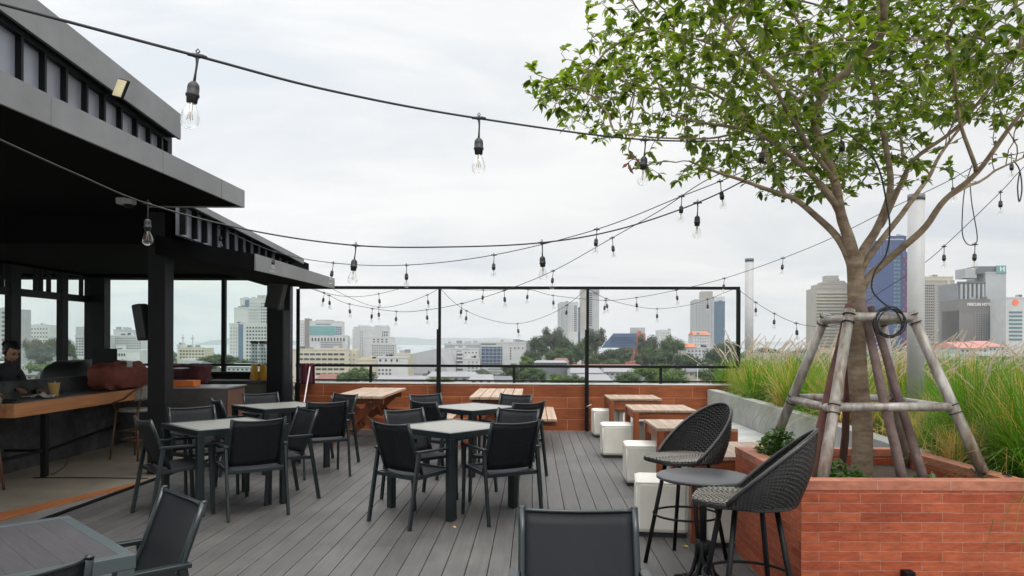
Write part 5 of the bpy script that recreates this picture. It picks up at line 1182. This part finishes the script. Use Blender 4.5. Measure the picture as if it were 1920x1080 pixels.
B = Bld('white hotel with a regular grid of balconies through the bar side window', 141, 450); B.box(141, 200, 629, 20, white_); B.wins(142, 183, 632, 668, 8, 7, win_, .62, .5)
B = Bld('white balcony block just left of the loudspeaker through the back window', 203, 460); B.box(203, 232, 618, 15, lgrey, 6); B.box(203, 266, 629, 16, white_); B.wins(204, 265, 632, 655, 13, 5, win_, .55, .5)
B = Bld('low white building with dark windows below the balcony block', 205, 340); B.box(205, 262, 656, 16, white_); B.wins(207, 236, 661, 669, 6, 1, win_, .6, .6)
B = Bld('low white arcaded building on the shore beside the thick column', 325, 520); B.box(325, 345, 647, 10, white_, 6); B.box(333, 384, 652, 16, cream_); B.wins(336, 383, 655, 673, 8, 3, win_, .6, .5)
B = Bld('stepped white and slate tower seen through the far bar window', 430, 480); B.box(430, 500, 607, 24, white_); B.box(437, 500, 577, 21, white_, 1.5); B.box(447, 506, 559, 19, white_, 3); B.rooms(476, 492, 552, 559, 8, lgrey, 6)
B.box(447, 456, 608, .3, slate, -.15, 690, 'slate_panel'); B.box(456, 464, 562, .3, slate, 2.7, 606, 'slate_panel'); B.wins(461, 500, 611, 690, 7, 12, win_, .6, .5); B.bands(464, 486, 566, 606, 7, lgrey, .3, 1.4, 'balcony'); B.wins(487, 500, 566, 606, 3, 7, win_, .55, .5, 1.5)
B.wins(431, 446, 612, 690, 3, 12, grey_, .4, .5)
for px, D, t, lb in ((343, 700, 627, 'thin lattice mast left of the island hill'), (361, 700, 628, 'thin lattice mast in front of the island hill')):
    r = empty('lattice_mast', (W_(px, D), D, GZ), lb, 'mast', 'masts on the shore'); b = MB(); h = H - ray(px, t)[1] * D - GZ
    for sx in (-.5, .5): b.tube([(sx, 0, 0), (sx * .4, 0, h)], .15, 4)
    for k in range(24): b.bar((-.5 + k * .0125, 0, h * k / 24), (.5 - k * .0125, 0, h * (k + 1) / 24), .12, .12)
    b.build('mast_frame', grey_, r); b = MB(); b.box(-1.2, 1.2, -.3, .3, h - 4, h - 2.6); b.build('antenna', lgrey, r)
# between the canopy and the middle post
B = Bld('white office block with teal glass front and brown stair tower', 562, 620, 8); B.box(578, 640, 602, 22, white_, .5); B.box(562, 572, 600, 24, white_); B.box(571, 579, 597, 20, brown_, -.6); B.rooms(590, 618, 599, 603, 10, lgrey, 3)
B.box(580, 628, 611, .4, teal_, .2, 628, 'glass_front'); B.wins(628, 639, 611, 628, 3, 4, winb, .7, .7, .5); B.bands(591, 618, 606, 609, 1, dgrey, .6, .5); B.wins(582, 646, 631, 642, 11, 1, win_, .5, .6, .5); B.box(578, 650, 629, 20, white_, .6); B.bands(600, 640, 640, 652, 3, grey_, .5, .4)
B.wins(563, 571, 606, 652, 2, 9, grey_, .4, .4)
B = Bld('beige five storey building with long window rows behind the rail', 548, 400, 3); B.box(548, 655, 655, 16, cream_); B.box(655, 668, 656, 16, cream_, 1.0)
for y in (664, 673.3, 682.6, 692, 701): B.wins(558, 646, y - 3, y + 3, 8, 1, win_, .8, .62)
B.wins(650, 667, 660, 706, 2, 5, grey_, .35, .4, 0); B.rooms(600, 640, 653, 655, 5, lgrey)
B = Bld('tall white hotel topped by two low grey domes', 661, 640, 4); B.box(661, 716, 618, 20, white_); B.box(663, 727, 613, 18, white_, .8); B.box(684, 736, 632, 20, white_, -.6); B.box(695, 740, 645, 20, white_, -1.4)
B.wins(687, 727, 620, 631, 9, 2, win_, .55, .6, .8); B.wins(697, 728, 634, 643, 4, 2, win_, .5, .5, -.6); B.wins(697, 739, 646, 668, 10, 5, win_, .5, .55, -1.4); B.wins(674, 681, 620, 668, 2, 9, win_, .4, .4); 
for x0, x1 in ((668, 690), (704, 727)):
    b = MB(); xm, rr = (B.X(x0) + B.X(x1)) / 2, (B.X(x1) - B.X(x0)) / 2; zz = B.Zp(613)
    b.lathe([(rr, 0), (rr * .97, 1.2), (rr * .8, 2.4), (rr * .5, 2.9), (0, 3.1)], (xm, 9, zz), 20); b.build('dome', lgrey, B.root)
B = Bld('low white flats with small square windows left of the blank grey hall', 668, 330); B.box(708, 765, 669, 14, white_); B.box(742, 768, 663, 12, cream_, 2); B.box(668, 712, 674, 12, cream_, 3); B.wins(708, 750, 672, 679, 4, 1, win_, .35, .6); B.wins(708, 735, 690, 704, 4, 2, win_, .5, .45)
B = Bld('big blank pale grey hall with a sloping roof edge behind the middle post', 768, 360, 3); b = MB()
x0, x1 = B.X(768), B.X(853); z0_, z1_ = B.Zp(664), B.Zp(653)
b.hexa([(x0, 0, 0), (x1, 0, 0), (x1, 30, 0), (x0, 30, 0), (x0, 0, z0_), (x1 - 8, 0, z1_), (x1, 30, z1_), (x0, 30, z0_)]); b.build('wall', lgrey, B.root); B.bands(770, 850, 699, 702, 1, grey_, .3)
B = Bld('white stepped building with curved balconies right of the grey hall', 830, 380); B.box(845, 897, 653, 18, white_, .5); B.box(856, 866, 657, .5, grey_, .3, 700, 'stair_recess'); B.bands(857, 868, 658, 700, 6, white_, .4, .3, 'balcony', 1.2); B.wins(870, 896, 659, 663, 4, 1, win_, .4, .5, .5); B.box(868, 900, 672, 16, white_, -1); B.wins(876, 898, 676, 698, 3, 4, win_, .3, .4, -1); B.box(830, 900, 645, 14, lgrey, 8); B.bands(832, 898, 646, 652, 2, grey_, .45, 8)
B = Bld('office block with a square glass grid front and blank white side wall', 897, 420, -4); B.box(897, 986, 642, 20, white_); B.box(899, 942, 650, .5, winb, -.3, 683, 'glass_front'); B.bands(899, 943, 650, 683, 5, lgrey, .16, -.3, 'floor_slab'); B.fins(899, 943, 650, 683, 6, lgrey, .1, -.3, .3); B.bands(900, 930, 643, 647, 1, dgrey, .6); B.wins(955, 960, 650, 675, 1, 5, win_, .5, .5); B.wins(962, 984, 650, 655, 3, 1, win_, .3, .6); B.box(968, 996, 640, 16, grey_, 6); B.bands(915, 950, 684, 700, 3, grey_, .5, 0)
B = Bld('shorter of the two thin towers, left one with striped balconies', 1050, 760, 3); B.box(1050, 1066, 567, 22, lgrey); B.box(1066, 1084, 567, 22, white_, .5); B.wins(1051, 1065, 573, 622, 3, 14, grey_, .6, .5); B.bands(1076, 1082, 572, 622, 14, win_, .55, .5); B.box(1084, 1093, 576, 20, slate, 2); B.bands(1084, 1093, 580, 622, 12, lgrey, .4, 2, 'balcony'); B.wins(1066, 1075, 573, 622, 2, 14, win_, .4, .35, .5)
B = Bld('taller of the two thin towers, right one behind the frame post', 1088, 760, -3); B.box(1088, 1123, 543, 24, lgrey); B.bands(1103, 1110, 548, 612, 16, win_, .5); B.box(1090, 1101, 543, .6, tan_, -.5, 620, 'panel'); B.rooms(1111, 1123, 545, 549, 8, grey_, -2)
B = Bld('red brick office with sloped blue glass upper floors among the trees', 1135, 480, -12); B.box(1165, 1208, 650, 20, brick_, .3); B.wins(1176, 1206, 655, 683, 5, 5, win_, .45, .45, .3)
b = MB(); zt, zb = B.Zp(625), B.Zp(652); xa, xb, xc, xd = B.X(1128), B.X(1190), B.X(1150), B.X(1192)
b.hexa([(xa, -1, zb), (xb, -1, zb), (xb, 18, zb), (xa, 18, zb), (xc, 0, zt), (xd, 0, zt), (xd, 18, zt), (xc, 18, zt)]); b.build('glass_upper', winb, B.root); B.bands(1145, 1188, 630, 650, 4, blue_, .18, -.6, 'floor_band', .5); B.rooms(1180, 1207, 614, 626, 10, lgrey, 4); B.box(1192, 1208, 626, 16, brick_, .3)
B = Bld('grey and blue high-rise with a brown roof block left of the frame corner', 1301, 620, -6); B.box(1301, 1338, 562, 24, lgrey); B.box(1336, 1358, 566, 22, slate, .8); B.rooms(1315, 1336, 546, 562, 12, tan_, 2); B.rooms(1338, 1358, 556, 566, 12, white_, 2); B.wins(1303, 1336, 566, 635, 6, 15, grey_, .5, .5); B.wins(1344, 1351, 575, 628, 3, 11, wint, .75, .55, .8)
B = Bld('small white building with an orange hipped roof below the high-rise', 1300, 420); B.box(1300, 1331, 628, 12, white_); B.gable(1299, 1333, 621, 628, 13, orange_); B.wins(1302, 1330, 632, 655, 6, 4, win_, .3, .35); 
B = Bld('low white house with orange roof left of the small orange roofed building', 1286, 400); B.box(1286, 1345, 652, 12, white_); B.gable(1284, 1306, 644, 651, 12, orange_); B.wins(1288, 1343, 655, 668, 8, 2, win_, .45, .4)
B = Bld('distant white block peeking over the trees', 1235, 900); B.box(1235, 1258, 619, 20, white_); B.wins(1237, 1256, 622, 632, 4, 2, grey_, .5, .5)
# right side towers
B = Bld('beige stepped balcony tower left of the tree trunk', 1530, 560, -3); B.box(1530, 1592, 540, 22, tan_); B.box(1538, 1600, 532, 20, tan_, .8); B.box(1549, 1583, 527, 18, tan_, 1.5); B.rooms(1551, 1574, 516, 527, 8, tan_, 3); B.bands(1530, 1600, 546, 650, 17, cream_, .4, .0, 'balcony', .9); B.wins(1532, 1598, 546, 650, 12, 17, grey_, .5, .42)
B = Bld('bright blue tower with red checked edge and pale window column', 1622, 520, -4); B.box(1622, 1700, 480, 22, blue_); B.box(1640, 1690, 452, 20, blue_, .8); B.box(1668, 1698, 443, 18, blue_, 1.6); B.wins(1624, 1640, 500, 650, 5, 22, dgrey, .5, .4); B.fins(1642, 1672, 458, 650, 5, slate, .25, .8, .4); B.wins(1673, 1686, 470, 650, 2, 24, wint, .8, .6); B.box(1688, 1700, 473, .8, blue_, -.4, 660, 'panel')
for k in range(26):
    for c in range(3):
        if (k + c) % 2: continue
        b = MB(); zz = B.Zp(480 + k * 7); x = B.X(1689.5 + c * 3.6); b.box(x, x + B.X(1692.8) - B.X(1689.5), -1.0, -.35, zz - 2.0, zz); b.build('red_panel', purple_ if k % 3 else redroof, B.root)
B.bands(1660, 1692, 446, 452, 1, lgrey, .4, .7)
B = Bld('cream tower with vertical window rows just right of the thick white post', 1731, 560, -2); B.box(1731, 1788, 526, 22, tan_); B.box(1735, 1786, 519, 20, cream_, .5); B.box(1774, 1779, 526, .8, cream_, -.6, 650, 'pilaster'); B.wins(1732, 1752, 533, 640, 5, 21, win_, .65, .55); B.wins(1754, 1772, 533, 640, 3, 21, grey_, .4, .45); B.wins(1780, 1787, 533, 640, 2, 21, grey_, .4, .4)
B = Bld('grey hotel tower with teal roof sign and dark lower block lettered across its top', 1797, 420, -2); B.box(1800, 1889, 530, 20, grey_, 3); B.box(1851, 1889, 510, 18, lgrey, 2.4); B.rooms(1836, 1887, 498, 512, 10, dgrey, 3.5); B.rooms(1816, 1838, 502, 520, 10, lgrey, 4); B.bands(1800, 1851, 526, 531, 1, dgrey, .5, 3, 'cornice', 1)
B.fins(1802, 1850, 532, 566, 6, lgrey, .42, 3, 1.2); B.box(1802, 1855, 533, .4, dgrey, 2.8, 566, 'recess'); B.box(1797, 1881, 562, 20, brown_, -.4); B.box(1854, 1895, 580, 18, brown_, -.8); B.box(1797, 1825, 582, 18, brown_, -1.0)
B.box(1824, 1852, 585, .5, dgrey, -.7, 645, 'window_field'); B.wins(1825, 1851, 585, 645, 6, 14, tan_, .35, .7, -.8); B.box(1870, 1888, 497, .6, teal_, 1.9, 511, 'roof_sign')
def text(s, size, m, parent, loc, name='lettering', ext=.05):
    cu = bpy.data.curves.new(name, 'FONT'); cu.body = s; cu.size = size; cu.extrude = ext; cu.align_x = 'LEFT'; o = bpy.data.objects.new(name, cu); COL.objects.link(o)
    bpy.context.view_layer.update(); dg = bpy.context.evaluated_depsgraph_get(); me = bpy.data.meshes.new_from_object(o.evaluated_get(dg)); bpy.data.objects.remove(o)
    t = bpy.data.objects.new(name, me); COL.objects.link(t); t.parent = parent; t.location = loc; t.rotation_euler = (pi / 2, 0, 0); me.materials.clear(); me.materials.append(m); return t
t = text('MERCURE HOTEL', 1.0, cm_('sign_white', (.85, .85, .85)), B.root, (0, 0, 0)); wd_ = t.dimensions.x if t.dimensions.x > 0 else 8.0
me_ = t.data; xs = [v.co.x for v in me_.vertices]; k_ = (B.X(1856) - B.X(1811)) / (max(xs) - min(xs)); t.scale = (k_, k_ * 1.35, 1); t.location = (B.X(1811), -1.05, B.Zp(573.5))
t2 = text('H', 1.0, cm_('sign_white', (.85, .85, .85)), B.root, (0, 0, 0), 'sign_mark'); xs = [v.co.x for v in t2.data.vertices]; k_ = 2.2 / (max(xs) - min(xs)); t2.scale = (k_, k_, 1); t2.location = (B.X(1876), 1.75, B.Zp(508))
B = Bld('white block with an orange sun disc near its top at the right edge', 1886, 400, -2); B.box(1886, 1919, 558, 14, white_); B.wins(1890, 1917, 582, 640, 1, 8, wint, .9, .5); b = MB(); rr = .0
R_ = B.X(1909.5) - B.X(1903.5); b.tube([(B.X(1903), -.15, B.Zp(567)), (B.X(1903), .02, B.Zp(567))], R_, 24, smooth=False); b.build('orange_disc', cm_('orange_sign', (.75, .16, .07)), B.root)
# low roofs
def lowr(label, px0, px1, yr, ye, D, wm, rm, nw=4, rz=0, depth=12):
    B = Bld(label, px0, D, rz, 'low_house', 'house'); B.box(px0, px1, ye, depth - 1, wm); B.gable(px0 - 1.5, px1 + 1.5, yr, ye, depth, rm); B.wins(px0 + 1, px1 - 1, ye + 1.5, ye + 8, nw, 1, win_, .4, .5); return B
G_ = 'low houses around the park'
lowr('grey roofed shed seen low through the left bar window', 48, 118, 691, 703, 190, tan_, roofg, 5, 0, 24); lowr('rust roofed house low in the middle bar window', 124, 176, 690, 700, 200, white_, redroof, 4, 0, 20)
lowr('white roofed house among trees behind the left bar window', 60, 108, 668, 677, 330, white_, roofw, 5, 0, 18)
lowr('flat pale house below the island in the bar window', 330, 372, 677, 684, 240, white_, roofg, 4); lowr('long white shed under the stepped tower', 425, 476, 682, 688, 230, white_, roofw, 6)
lowr('red roofed house partly hidden behind the hanging red cloth', 592, 632, 702, 712, 240, tan_, redroof, 4)
lowr('wide flat white roof left of the middle post behind the rail', 700, 800, 706, 714, 180, white_, roofw, 6); lowr('long white warehouse roof right of the middle post', 800, 895, 698, 706, 210, lgrey, roofw, 6)
lowr('grey vaulted roof in front of the glass grid office', 915, 965, 707, 715, 160, lgrey, roofg, 4, 4); lowr('small white shed left of the middle rail post', 880, 925, 704, 712, 150, white_, roofw, 3)
lowr('pink roofed pavilion among trees left of the frame post', 1042, 1066, 672, 678, 260, white_, redroof, 4); lowr('dark long building with a white roof edge right of the rail post', 1004, 1064, 676, 680, 255, dgrey, roofw, 8)
lowr('long red edged roof running right from the frame post', 1070, 1215, 684, 688, 240, grey_, redroof, 12, 0, 16)
lowr('big white factory roof in the middle below the red edged roof', 1070, 1130, 690, 699, 200, white_, roofw, 5); lowr('white factory roof with grey windows right of the bigger one', 1133, 1192, 689, 697, 215, lgrey, roofw, 6)
lowr('near white roof at the foot of the frame post', 1080, 1150, 704, 716, 130, white_, roofw, 4); lowr('small tan house right of the round front trees', 1290, 1335, 690, 697, 240, tan_, roofg, 4)
lowr('pale red roofed hall behind the plumes at the right', 1800, 1852, 641, 653, 330, white_, pink_, 6, 0, 26); lowr('second pale red roof nearest the right edge', 1845, 1885, 639, 650, 345, white_, pink_, 5, 0, 26)
lowr('long grey roof behind the grass left of the thick white post', 1575, 1690, 656, 664, 260, lgrey, roofg, 10, 0, 20); lowr('long pale roof behind the grass right of the thick white post', 1735, 1840, 664, 675, 220, lgrey, roofw, 8, 0, 24)
lowr('white marquee roof between the trunk stakes and the thick white post', 1660, 1725, 660, 668, 300, white_, roofw, 4, 0, 18); lowr('grey warehouse roof lowest behind the right grass', 1760, 1925, 678, 692, 170, lgrey, roofg, 10, 0, 30)
lowr('grey roof behind the grass near the right edge', 1850, 1960, 660, 668, 280, grey_, roofw, 8, 0, 20)
lowr('pale low building behind the plumes right of the frame corner', 1400, 1530, 662, 670, 320, white_, roofg, 10, 0, 20)
# ------------------------------------------------------------------ street poles
for px, D, t, lb in ((1281, 150, 690, 'tall street lamp pole by the road left of the plumes'), (1308, 150, 683, 'second street lamp pole by the road, nearer the plumes')):
    r = empty('street_pole', (W_(px, D), D, GZ), lb, 'pole', 'poles along the road'); h = H - ray(px, t)[1] * D - GZ; b = MB(); b.tube([(0, 0, 0), (0, 0, h)], [.14, .08], 8); b.build('pole', lgrey, r); b = MB(); b.bar((0, 0, h), (1.4, 0, h + .3), .08, .08); b.box(1.2, 1.8, -.12, .12, h + .22, h + .36); b.build('lamp_arm', grey_, r)
rd = MB(); rd.poly([(W_(1230, 140), 100, GZ + .02), (W_(1330, 140), 100, GZ + .02), (W_(1330, 330), 330, GZ + .02), (W_(1290, 330), 330, GZ + .02)]); tag(rd.build('road', cm_('asphalt', (.06, .06, .065))), kind='structure')
# ------------------------------------------------------------------ city trees
def make_crown(seed, flat=1.0):
    r = random.Random(seed); b = MB(); lobes = []
    for k in range(17):
        a = r.uniform(0, 2 * pi); q = sqrt(r.random()) * .62; lobes.append((q * cos(a), q * sin(a), r.uniform(-.55, .62) * flat * (1 - .5 * q), r.uniform(.26, .42)))
    for k in range(4200):
        lx_, ly, lz, lr = r.choice(lobes); d = Vector((r.gauss(0, 1), r.gauss(0, 1), r.gauss(.15, 1))).normalized(); p = Vector((lx_, ly, lz)) + d * lr * (r.uniform(.6, 1.0) + .22 * noise.noise(d * 2.5 + Vector((lx_ * 9, ly * 9, 0))))
        s = r.uniform(.02, .05); n_ = (d + Vector((r.gauss(0, .5), r.gauss(0, .5), r.gauss(0, .5)))).normalized(); t1 = n_.orthogonal().normalized(); t2 = n_.cross(t1); a = r.uniform(0, pi); u = t1 * cos(a) + t2 * sin(a); v = n_.cross(u)
        b.poly([p - u * s, p - v * s * .7, p + u * s, p + v * s * .7])
    for (lx_, ly, lz, lr) in lobes:      # inner leaf mass
        b.grid(lambda u, v: Vector((lx_, ly, lz)) + Vector((cos(pi * (v - .5)) * cos(2 * pi * u), cos(pi * (v - .5)) * sin(2 * pi * u), sin(pi * (v - .5)))) * lr * (.52 + .12 * noise.noise(Vector((u * 6, v * 6, seed)))), 10, 6, False)
    return b
def tm(n_, a, c): return leafmat(n_, a, c, .15, .7)
m_t1 = tm('park_leaf_dark', (.012, .028, .008), (.036, .066, .02)); m_t2 = tm('park_leaf_mid', (.018, .042, .010), (.058, .098, .024)); m_t3 = tm('park_leaf_bright', (.032, .068, .010), (.095, .15, .028)); m_t4 = tm('park_leaf_grey', (.022, .034, .018), (.07, .085, .05))
crowns = {}
for key, mm, sd_ in (('d', m_t1, 1), ('m', m_t2, 2), ('b', m_t3, 3), ('g', m_t4, 4)):
    o = make_crown(sd_).build('crown', mm); crowns[key] = o.data; bpy.data.objects.remove(o)
b = MB(); b.tube([(0, 0, 0), (.01, 0, .5), (0, 0, 1)], [.035, .028, .02], 7); b.tube([(0, 0, .55), (.12, .05, .95)], [.02, .01], 5); b.tube([(0, 0, .6), (-.1, .08, .98)], [.02, .01], 5)
o = b.build('trunk', m_bark); trunk_me = o.data; bpy.data.objects.remove(o)
tr_r = random.Random(2)
def ctree(px, w_, ytop, ymid, D, key, label):
    X = W_(px, D); zt = H - ray(px, ytop)[1] * D; rx_ = w_ * .58 / F * D; rz = max((H - ray(px, ymid)[1] * D), GZ + 2); hz = (zt - rz); 
    r = empty('park_tree', (X, D, GZ), label, 'tree', 'trees below the terrace'); r.rotation_euler = (0, 0, tr_r.uniform(0, 6.28))
    c = bpy.data.objects.new('crown', crowns[key]); COL.objects.link(c); c.parent = r; c.location = (0, 0, rz - GZ); c.scale = (rx_ * 1.02, rx_ * 1.02, hz * 1.05)
    t = bpy.data.objects.new('trunk', trunk_me); COL.objects.link(t); t.parent = r; hh = rz - GZ + hz * .2; t.scale = (hh * .55, hh * .55, hh)
T = [(75, 60, 637, 665, 330, 'g', 'wide dome shaped tree through the left bar window'), (60, 40, 625, 660, 420, 'd', 'tall dark tree at the left of the bar window'), (105, 62, 625, 655, 380, 'd', 'broad dark tree beside the middle bar window post'), (128, 30, 632, 660, 430, 'm', 'green tree directly behind the middle bar window post'),
     (150, 60, 667, 684, 220, 'm', 'bushy tree below the balcony hotel'), (100, 90, 676, 694, 180, 'b', 'bright low trees in front of the left bar window'), (170, 40, 672, 690, 170, 'm', 'green bush by the right frame of the bar side window'), (215, 50, 668, 690, 200, 'd', 'dark tree behind the monitor'),
     (410, 34, 661, 672, 330, 'm', 'trees left of the stepped tower foot'), (430, 46, 662, 676, 260, 'd', 'darker tree below the stepped tower'), (390, 40, 664, 678, 300, 'm', 'round tree on the shore in the bar window'), (455, 46, 670, 684, 240, 'm', 'tree in front of the stepped tower foot'),
     (672, 74, 683, 706, 150, 'm', 'round tree right of the hanging red cloth'), (640, 40, 694, 712, 170, 'm', 'small tree in front of the beige building'), (828, 58, 705, 716, 140, 'b', 'bright low bush by the middle post'),
     (1035, 54, 607, 640, 400, 'g', 'tallest open crowned tree left of the thin towers'), (1010, 48, 622, 650, 390, 'd', 'dark tree at the left end of the tree belt'), (1060, 44, 624, 655, 360, 'd', 'dark tree below the shorter thin tower'), (1118, 50, 609, 640, 380, 'g', 'tall tree right of the frame post'), (1092, 40, 625, 655, 350, 'm', 'tree directly behind the frame post'),
     (1142, 60, 648, 672, 330, 'd', 'dark dome shaped tree before the blue glass office'), (1050, 60, 645, 670, 320, 'm', 'mid green tree under the thin towers'), (1000, 44, 650, 676, 300, 'd', 'dark tree right of the blank white side wall'), (1105, 50, 655, 680, 300, 'm', 'mid green tree behind the long red edged roof'),
     (1172, 40, 645, 668, 420, 'd', 'dark tree close to the left side of the brick office'), (1150, 50, 668, 684, 280, 'm', 'green tree at the foot of the brick office'), (1080, 44, 640, 664, 340, 'd', 'dark tree just left of the frame post in the tree belt'), (1222, 44, 640, 664, 360, 'm', 'green tree filling the gap right of the brick office'), (965, 52, 675, 700, 200, 'd', 'dark tree in front of the glass grid office'), (1000, 56, 682, 705, 170, 'm', 'tree right of the middle rail post'), (985, 30, 664, 680, 280, 'b', 'yellow green tree by the white side wall'), (1045, 46, 697, 714, 130, 'b', 'bright bush left of the frame post behind the rail'), (1078, 50, 698, 716, 125, 'm', 'low bush at the foot of the frame post'),
     (1212, 50, 622, 652, 380, 'g', 'tall open tree right of the brick office'), (1262, 54, 621, 652, 390, 'm', 'tall green tree before the distant white block'), (1240, 60, 650, 676, 340, 'd', 'dark tree mass right of the brick office'), (1280, 46, 655, 680, 330, 'd', 'dark tree below the orange roofs'), (1205, 40, 655, 682, 330, 'd', 'dark tree against the brick office corner'),
     (1230, 90, 678, 702, 160, 'b', 'large bright rounded tree behind the right rail post'), (1182, 60, 692, 712, 140, 'm', 'rounded green tree left of the right rail post'), (1265, 70, 690, 712, 135, 'b', 'bright rounded tree right of the right rail post'), (1128, 40, 700, 716, 140, 'd', 'small dark tree before the white factory roof'),
     (1310, 66, 660, 690, 260, 'd', 'dark tree before the road at the plumes'), (1345, 60, 640, 672, 330, 'd', 'dark tree behind the leftmost plumes'), (1365, 50, 630, 660, 380, 'm', 'tree directly below the frame corner'), (1330, 60, 680, 705, 180, 'm', 'green tree behind the left end of the grass'),
     (1595, 50, 644, 660, 400, 'd', 'dark tree behind the tree guard'), (1765, 40, 640, 652, 420, 'd', 'low dark palm like tree before the cream tower'), (1710, 50, 655, 680, 300, 'd', 'dark tree behind the thick white post'), (1440, 60, 648, 664, 420, 'd', 'dark tree far behind the plumes right of the slim pipe post'), (1510, 60, 650, 666, 420, 'm', 'green tree far behind the plumes below the beige tower'), (1870, 50, 652, 664, 400, 'm', 'green tree below the pale red roofs'), (1395, 50, 655, 676, 300, 'm', 'green tree behind the grass right of the frame corner')]
for t in T: ctree(*t)
# town further out: low blocks as a far mass
r = random.Random(77); fm = MB()
for k in range(330):
    D = r.uniform(430, 1250); px = r.uniform(-100, 2050)
    if 250 < px < 980 and D > 800: continue
    X = W_(px, D); w_ = r.uniform(8, 26); h = r.uniform(5, 13); fm.box(X, X + w_, D, D + r.uniform(8, 20), GZ, GZ + h)
tag(fm.build('distant_town', cm_('distant_town_wall', (.45, .45, .43), )), 'hazy mass of distant low town blocks reaching the shore', 'town', None, 'stuff')
fv = MB()
for k in range(900):
    D = r.uniform(240, 1200); px = r.uniform(-150, 2100)
    if 600 < px < 980 and D > 700: continue
    X = W_(px, D); s = r.uniform(3, 7.5); n0 = len(fv.v)
    fv.grid(lambda u, v: Vector((X, D, GZ + s * .5)) + Vector((cos(pi * (v - .5)) * cos(2 * pi * u), cos(pi * (v - .5)) * sin(2 * pi * u), sin(pi * (v - .5)) * 1.0)) * s * (1 + .5 * noise.noise(Vector((u * 5 + k, v * 5, k * .7)))), 9, 6, False)
tag(fv.build('distant_greenery', m_t1), 'distant tree cover spread through the town', 'trees', None, 'stuff')
# hills across the bay
def ridge(name, D, pts, m):
    b = MB(); c = []
    for k in range(len(pts) - 1):
        for q in range(8): t = q / 8; c.append((lerp(pts[k][0], pts[k + 1][0], t), lerp(pts[k][1], pts[k + 1][1], t * t * (3 - 2 * t))))
    c.append(pts[-1])
    rows = []
    for j in range(5):
        rows.append([Vector((W_(px, D), D + j * D * .04, -22.6 + max(0, (H + (640 - py) / F * D + 22.6)) * sin(pi * (j + .02) / 4) * (1 + .06 * noise.noise(Vector((px * .05, j, 0)))))) for px, py in c])
    n_ = len(c); i0 = 0
    for rr in rows: b.v += [tuple(v) for v in rr]
    for j in range(4):
        for i in range(n_ - 1): b.f.append((j * n_ + i, j * n_ + i + 1, (j + 1) * n_ + i + 1, (j + 1) * n_ + i)); b.sm.append(True)
    tag(b.build(name, m), kind='structure')
hm = mat('forested_hill', (.05, .09, .07), .95, scale=.004, var=.2)
ridge('island_hill', 5200, [(355, 641), (375, 636), (400, 632), (430, 632.5), (500, 637), (560, 641)], hm)
ridge('far_hills', 6500, [(600, 641), (640, 632), (660, 626), (690, 632), (735, 630), (760, 631), (790, 634), (830, 631), (900, 632), (950, 635), (1010, 640)], hm)
ridge('far_hills', 8200, [(820, 641), (880, 633), (930, 630), (1000, 636), (1150, 634), (1400, 636), (1600, 637), (2100, 636)], hm)
# boats
for px, D, lb in ((750, 2600, 'tiny white boat on the bay left of the grey hall'), (812, 3000, 'tiny boat on the bay just left of the middle post'), (420, 2600, 'tiny boat on the bay seen through the bar window')):
    r_ = empty('boat', (W_(px, D), D, -22.5), lb, 'boat', 'boats on the bay'); b = MB(); b.hexa([(-8, -2, 0), (9, -1, 0), (9, 1, 0), (-8, 2, 0), (-9, -3, 2.5), (13, -.3, 3), (13, .3, 3), (-9, 3, 2.5)]); b.build('hull', white_, r_); b = MB(); b.box(-5, 3, -1.6, 1.6, 2.6, 5.2); b.build('cabin', lgrey, r_)
HAZE = 0.00017
# ================================================================== HAZE
hz = MB(); hz.box(-9500, 9500, -450, 9400, -23.6, 125)
hm_ = bpy.data.materials.new('haze_air'); hm_.use_nodes = True; t = hm_.node_tree; t.nodes.clear()
o_ = t.nodes.new('ShaderNodeOutputMaterial'); v_ = t.nodes.new('ShaderNodeVolumePrincipled'); v_.inputs['Color'].default_value = (.88, .92, .95, 1); v_.inputs['Density'].default_value = HAZE; v_.inputs['Anisotropy'].default_value = 0.2
t.links.new(v_.outputs[0], o_.inputs['Volume'])
tag(hz.build('haze', hm_), 'pale humid air over the bay and the city', 'haze', None, 'stuff')
